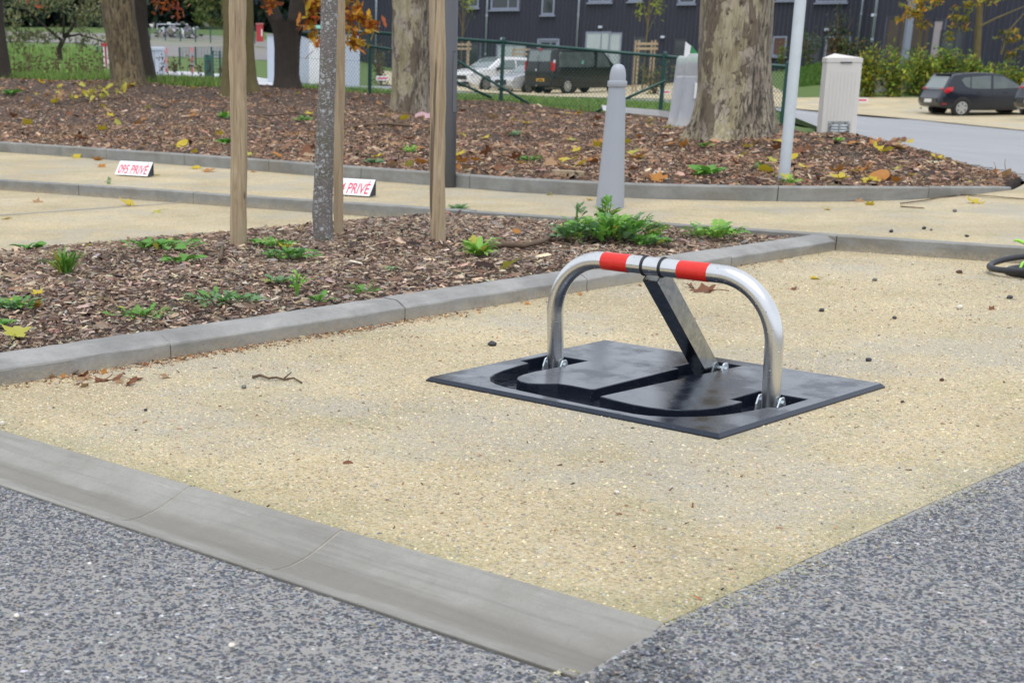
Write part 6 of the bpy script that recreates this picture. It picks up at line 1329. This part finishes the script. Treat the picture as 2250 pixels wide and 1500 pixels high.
for x, y, s_, w_, m_, lab in ((1081,759,'bay',19,DS,'black angular pebble on the gravel left of the base plate'),(536,852,'bay',14,GS,'round grey pebble below the knobbly twig'),(1908,793,'bay',14,DS,'black pebble above the right corner of the base plate'),(1805,684,'bay',13,DS,'dark grey pebble right of the hoop bend'),(1965,700,'bay',11,DS,'small black pebble in the wet patch right of the hoop'),(2218,656,'bay',13,DS,'black pebble near the right edge below the hose'),(2107,600,'bay',13,RS,'dark brown pebble left of the hose coil'),(1922,617,'bay',12,GS,'grey pebble in the bay below the return kerb'),(2069,836,'bay',11,RS,'dark red brown pebble right of the base plate'),(2108,678,'bay',16,WS,'pale cream pebble at right in the bay'),(1355,1083,'bay',14,WS,'small white pebble on the gravel before the barrier'),(1983,884,'bay',9,RS,'small brown bit right of the plate corner'),
  (1866,1418,'road',30,DS,'dark oval seed cone like lump on the road at lower right'),(1800,1232,'road',15,RS,'red brown berry like bit on the road'),(510,1420,'road',20,WS,'white pebble chip on the road at lower left'),(37,1355,'road',17,WS,'pale cream pebble on the road at the left edge'),(1708,1268,'road',18,RS,'small reddish leaf bit where gravel meets road'),(2030,503,'path',11,DS,'left dark pebble of the pair on the path at right'),(2046,506,'path',7,GS,'right grey pebble of the pair on the path at right'),(1958,510,'path',11,DS,'dark pebble on the path behind the return kerb'),(2124,520,'path',9,DS,'dark pebble on the path at far right'),(2098,465,'path',10,GS,'grey pebble on the path below the yellow leaf'),(320,902,'bay',10,DS,'small dark bit on the gravel above the gutter at left'),(5,932,'bay',14,WS,'white pebble at the left picture edge beside the gutter')):
    stone(x, y, s_, w_, m_, lab)
# red and white tape scrap near the mottled plane, foil litter in the kerb corner
p = SURF['tree'](912, 262); m = MB(); q = [(0,0,.01),(.12,.02,.05),(.2,-.03,.02),(.3,.02,.07),(.42,.0,.02),(.15,-.06,.0)]; 
for a, b in zip(q, q[1:]): m.add([(a[0],a[1],a[2]),(b[0],b[1],b[2]),(b[0],b[1]+.01,b[2]+.05),(a[0],a[1]+.01,a[2]+.05)], [(0,1,2,3)])
o = m.build('tape_scrap', plain('pink_white_tape', (.66,.42,.46), .5, var=.3, scale=9)); o.location = p; tag(o, 'crumpled pale red and white tape scrap in front of the mottled plane', 'tape')
p = G(1828, 541, .004); m = MB()
for k in range(7): c_ = Vector((random.gauss(0, .03), random.gauss(0, .015), .012+random.random()*.03)); a = [c_+Vector((random.gauss(0, .022), random.gauss(0, .02), random.gauss(0, .016))) for _ in range(4)]; m.add(a, [(0,1,2),(0,2,3),(1,3,2)])
o = m.build('foil_litter', MT['white']); o.location = p; tag(o, 'crumpled white foil litter in the corner of the two kerbs', 'litter')
p = SURF['tree'](1248, 388); o = MB().box((0, 0, .01), (.26, .08, .05)).build('wood_offcut', MT['stake'], bevel=.004); o.location = p; o.rotation_euler = (0, .05, -.1); tag(o, 'pale flat wood offcut at the tree bed kerb left of the bollard', 'wood offcut')
# black hose coil with green ties
hc = G(2168, 602, 0); hose = thing('hose_coil', 'black garden hose coil with green ties at the right picture edge', 'hose', hc)
def loop(rx, ry, z0, dz, cx, cy, n=40, ph=0): return [(cx+rx*math.cos(a+ph), cy+ry*math.sin(a+ph), z0+dz*math.sin(a*1.5+ph)) for a in np.linspace(0, 2*math.pi, n)]
hr = .0165
MB().tube(loop(.34, .26, .055, .022, .355, -.03), hr, 12).build('hose', MT['hose'], hose, smooth=True); MB().tube(loop(.30, .24, .018, .0, .40, -.07), hr, 12).build('hose', MT['hose'], hose, smooth=True)
MB().tube([(.13,-.17,.012),(.11,-.13,.03),(.13,-.12,.075),(.2,-.09,.10),(.3,-.06,.105),(.5,0,.10)], [.006,.007,.008,.008,.008,.007], 8).build('tie', MT['tie'], hose, smooth=True)
MB().tube([(.13,.02,.175),(.15,.02,.178),(.19,.0,.16),(.26,-.02,.12),(.34,-.03,.095)], [.006,.008,.008,.008,.007], 8).build('tie', MT['tie'], hose, smooth=True)
o = bpy.data.objects.new('caught_leaf', LM['orange'][1]); col.objects.link(o); o.parent = hose; o.location = (.29, -.05, .06); o.scale = (.12,.1,.1); o.rotation_euler = (.5,.3,1)

# ================================================================ WEEDS
def blade_mesh(name, mat, teeth=0, wide=.2, arch=.5, n=9, seed=0, fold=.12):
    r_ = random.Random(seed); V_ = []; F_ = []
    for i in range(n+1):
        t = i/n; w_ = wide*(math.sin(math.pi*min(1, t*.86+.10))**.9)*(.55+.6*t if teeth else 1)
        if teeth: w_ *= (1.35 if i % 2 else .45)
        if i == n: w_ = .004
        x = t; z = arch*(t-.95*t*t)*1.3
        sk = (-.06 if teeth and i % 2 else 0)
        V_ += [(x+sk, -w_, z+fold*w_*2), (x, 0, z), (x+sk, w_, z+fold*w_*2)]
    for i in range(n):
        a = i*3; F_ += [(a, a+3, a+4, a+1), (a+1, a+4, a+5, a+2)]
    me = bpy.data.meshes.new(name); me.from_pydata(V_, [], F_); me.polygons.foreach_set('use_smooth', [True]*len(F_)); me.materials.append(MT[mat]); me.update(); return me
BM = {'yellowed': [blade_mesh('leaf', 'leaf_lime', 1, .22, a, 9, 8) for a in (.1, .3)], 'dandelion': [blade_mesh('leaf', 'weed', 1, .17, a, 11, 1) for a in (.35, .6, .2)], 'rosette': [blade_mesh('leaf', 'weed_lime', 0, .13, a, 8, 2) for a in (.4, .7, .9)], 'broad': [blade_mesh('leaf', 'weed', 0, .30, a, 8, 3) for a in (.3, .5)], 'lacy': [blade_mesh('leaf', 'weed', 1, .26, a, 9, 4) for a in (.3, .7, .1)], 'lacy2': [blade_mesh('leaf', 'weed_blue', 1, .28, a, 9, 5) for a in (.25, .5)], 'fresh': [blade_mesh('leaf', 'weed_lime', 1, .24, a, 9, 6) for a in (.4, .8)], 'grass': [blade_mesh('leaf', 'grass_blade', 0, .035, a, 6, 7) for a in (.5, .9, 1.2)]}
def weed(x, y, surf, w_px, kinds, n, label, name='weed', cat='weed', rise=.2, spread=.3, h=0, stems=0, size=1):
    p = SURF[surf](x, y); L_ = w_px/3500*p[1]/2; root = thing(name, label, cat, p)
    if stems:
        m = MB(); 
        for k in range(stems): a = random.uniform(0, 6.28); m.tube([(0, 0, -.02), (math.cos(a)*L_*.3, math.sin(a)*L_*.3, h*.6), (math.cos(a)*L_*.4, math.sin(a)*L_*.4, h)], [.005, .004, .002], 5)
        m.build('stem', MT['weed'], root)
    for k in range(n):
        kd = random.choice(kinds); kd = 'yellowed' if random.random() < .06 and n > 25 else kd; o = bpy.data.objects.new('leaf', random.choice(BM[kd])); col.objects.link(o); o.parent = root
        a = k*2.39996+random.gauss(0, .3); s = L_*size*random.uniform(.55, 1.05); zz_ = h*random.random()**.8 if h else 0; rr_ = spread*L_*random.random()
        o.location = (math.cos(a)*rr_, math.sin(a)*rr_, zz_+.004); o.scale = (s*(1-.4*zz_/(h or 1)),)*3; o.rotation_euler = (random.gauss(0, .25), -abs(random.gauss(rise, .25)), a)
    return root
weed(1052, 568, 'bed', 118, ['rosette'], 34, 'lush green rosette weed in front of the rightmost stake', rise=.4, spread=.15)
weed(1345, 532, 'bed', 200, ['lacy', 'lacy2', 'fresh'], 270, 'large lacy green weed clump right behind the top of the hoop', rise=.4, spread=1.0, h=.10, size=.55)
weed(1262, 535, 'bed', 130, ['lacy2', 'lacy'], 130, 'blue green weed clump left of the hoop top', rise=.4, spread=.8, h=.08, size=.55)
weed(1330, 508, 'bed', 90, ['fresh', 'lacy'], 60, 'upright bright green weed in front of the bollard foot', rise=.6, spread=.4, h=.17, stems=3, size=.8)
weed(1270, 500, 'bed', 45, ['lacy2', 'lacy'], 30, 'thin upright groundsel weed left of the bollard foot', rise=.6, spread=.4, h=.13, stems=3)
weed(1425, 545, 'bed', 90, ['lacy', 'lacy2'], 50, 'flat green weed patch behind the red bands of the hoop', rise=.2, spread=.8, h=.02)
weed(1570, 528, 'bed', 165, ['fresh', 'dandelion'], 56, 'broad green weed by the kerb right of the hoop', rise=.35, spread=.7, h=.02, size=.7)
weed(1005, 466, 'bed', 50, ['lacy2'], 26, 'small grey green weed at the far corner of the island bed', rise=.3, spread=.7)
weed(355, 548, 'bed', 175, ['broad', 'dandelion'], 60, 'dark green broad leaved weed at the far edge of the island bed', rise=.06, spread=1.0, size=.45)
weed(60, 552, 'bed', 70, ['broad'], 14, 'small dark green weed at the far left edge of the island bed', rise=.15, spread=.6)
weed(145, 607, 'bed', 130, ['grass'], 90, 'green grass tuft on the left of the island bed', name='grass_tuft', cat='grass tuft', rise=.7, spread=.35)
weed(640, 575, 'bed', 130, ['lacy2', 'lacy'], 120, 'bushy green weed right of the leftmost stake', rise=.25, spread=.8, h=.03, size=.55)
weed(600, 545, 'bed', 110, ['broad', 'fresh'], 50, 'light green weed at the foot of the leftmost stake', rise=.15, spread=.9, size=.5)
weed(490, 670, 'bed', 190, ['lacy2', 'dandelion'], 80, 'sprawling grey green weed at the kerb in the middle of the bed', rise=.12, spread=1.0, h=.01, size=.5)
weed(30, 680, 'bed', 130, ['lacy2', 'lacy'], 80, 'green weed at the left picture edge beside the cupped leaf', rise=.2, spread=.9, size=.5)
weed(310, 700, 'bed', 150, ['grass', 'lacy'], 110, 'low mossy grass patch near the kerb at left', rise=.1, spread=1.1, size=.4, name='grass_patch', cat='grass patch')
weed(655, 655, 'bed', 70, ['fresh', 'rosette'], 16, 'maple like lime seedling by the kerb', rise=.5, spread=.4, h=.09, stems=2, name='seedling', cat='seedling')
weed(615, 628, 'bed', 70, ['lacy2'], 26, 'feathery blue green weed left of the lime seedling', rise=.2, spread=.7)
weed(700, 668, 'bed', 60, ['lacy'], 16, 'tiny green weed right of the lime seedling at the kerb', rise=.2, spread=.7)
weed(800, 650, 'bed', 80, ['grass', 'lacy'], 20, 'thin green sprig on the kerb edge in the middle', rise=.1, spread=.8)
weed(395, 581, 'bed', 80, ['broad'], 12, 'light green creeping weed left of the wood stub', rise=.05, spread=.8)
weed(860, 395+205, 'bed', 40, ['lacy2'], 10, 'tiny pale green weed in front of the rightmost stake', rise=.2, spread=.6)
weed(12, 722, 'bed', 60, ['broad'], 12, 'small round leaved weed at the left edge above the large leaf', rise=.1, spread=.7)
weed(1835, 530, 'bay', 50, ['broad', 'lacy'], 16, 'small green weed growing in the kerb corner', rise=.5, spread=.3, h=.05)
weed(240, 425, 'bay', 30, ['lacy2'], 12, 'thin weed growing from the back kerb left of the 095 sign', rise=.7, spread=.4, h=.12, stems=2)
for x, y, w_, kd, lab in ((1555,388,80,['broad','fresh'],'flat broad leaved green weed in front of the large plane tree'),(1672,375,50,['grass','lacy'],'grassy weed left of the metal pole foot'),(1165,357,50,['grass','lacy'],'small grassy weed on the tree bed left of the bollard'),(902,338,45,['rosette'],'green rosette weed on the tree bed left of the rightmost stake'),(820,362,45,['lacy2'],'grey green weed on the tree bed behind the second sign'),(495,262,45,['grass','broad'],'green weed tuft left of the leftmost stake on the tree bed'),(495,318,40,['broad'],'small green weed at the tree bed kerb left of the leftmost stake'),(1735,408,44,['grass','fresh'],'green tuft at the foot of the metal pole'),(20,210,50,['broad','grass'],'green weed at the left edge of the tree bed'),(1840,315,30,['fresh'],'small sprout on the tree bed below the cabinet'),(665,268,40,['lacy'],'green weed under the curved stick'),(1130,300,30,['lacy2'],'small sprout with twigs on the tree bed right of the lamp post'),(1550,325,30,['broad'],'small sprout at the foot of the large plane tree')):
    weed(x, y, 'tree', w_, kd, 22, lab, rise=.3, spread=.5)
# fallen leafy branch on the tree bed at left
p = SURF['tree'](190, 225); br = thing('fallen_branch', 'fallen branch with wilted yellow green leaves on the left of the tree bed', 'branch', p)
def off(x, y, dz=0): return SURF['tree'](x, y)-p+np.array([0, 0, dz])
MB().tube([off(280,224,.03), off(262,214,.06), off(230,214,.08), off(190,222,.07), off(140,232,.05)], [.016,.02,.018,.014,.008], 7).build('stem', MT['twig'], br); MB().tube([off(200,218,.08), off(212,200,.22), off(222,184,.30)], [.01,.008,.005], 6).build('stem', MT['twig'], br)
for k in range(46):
    t = random.random(); q = off(110+160*t, 232-16*t, .05)+np.array([random.gauss(0, .12), random.gauss(0, .15), abs(random.gauss(.05, .09))])
    o = bpy.data.objects.new('wilted_leaf', LM[random.choice(['lime', 'lime', 'yellow', 'tan'])][random.randrange(4)]); col.objects.link(o); o.parent = br; s = random.uniform(.10, .2); o.location = q; o.scale = (s, s*.7, s); o.rotation_euler = (random.gauss(0, .8), random.gauss(.4, .7), random.uniform(0, 6.28))
# pale edging membrane along the fence foot
m = MB(); pts = [(1325,246,31),(1370,258,30),(1410,262,28.5),(1450,262,27),(1490,266,25)]; P = [AT(*q) for q in pts]; 
for a, b in zip(P, P[1:]):
    za, zb_ = tz(a[0], a[1])+.05, tz(b[0], b[1])+.05; m.add([(a[0],a[1],za),(b[0],b[1],zb_),(b[0],b[1]+.2,zb_+.10),(a[0],a[1]+.2,za+.10)], [(0,1,2,3)])
tag(m.build('plastic_edging', MT['white']), 'white plastic edging strip along the grass behind the bollard', 'edging')
# pink white name boards of the far bays
for x, y, Y_, lab in ((840,176,58,'small pink and white bay sign seen through the fence left of the mottled plane'),(1460,206,62,'small pink and white bay sign beside the film wrapped column'),(1893,224,58,'small pink and white bay sign right of the beige cabinet')):
    q = AT(x, y, Y_); o = thing('bay_sign', lab, 'sign', q, group='small signs in the far parking yard'); MB().box((0, 0, .06), (.45, .03, .16)).build('panel', MT['white'], o); MB().box((0, -.018, .06), (.36, .006, .06)).build('lettering', MT['red_ink'], o)
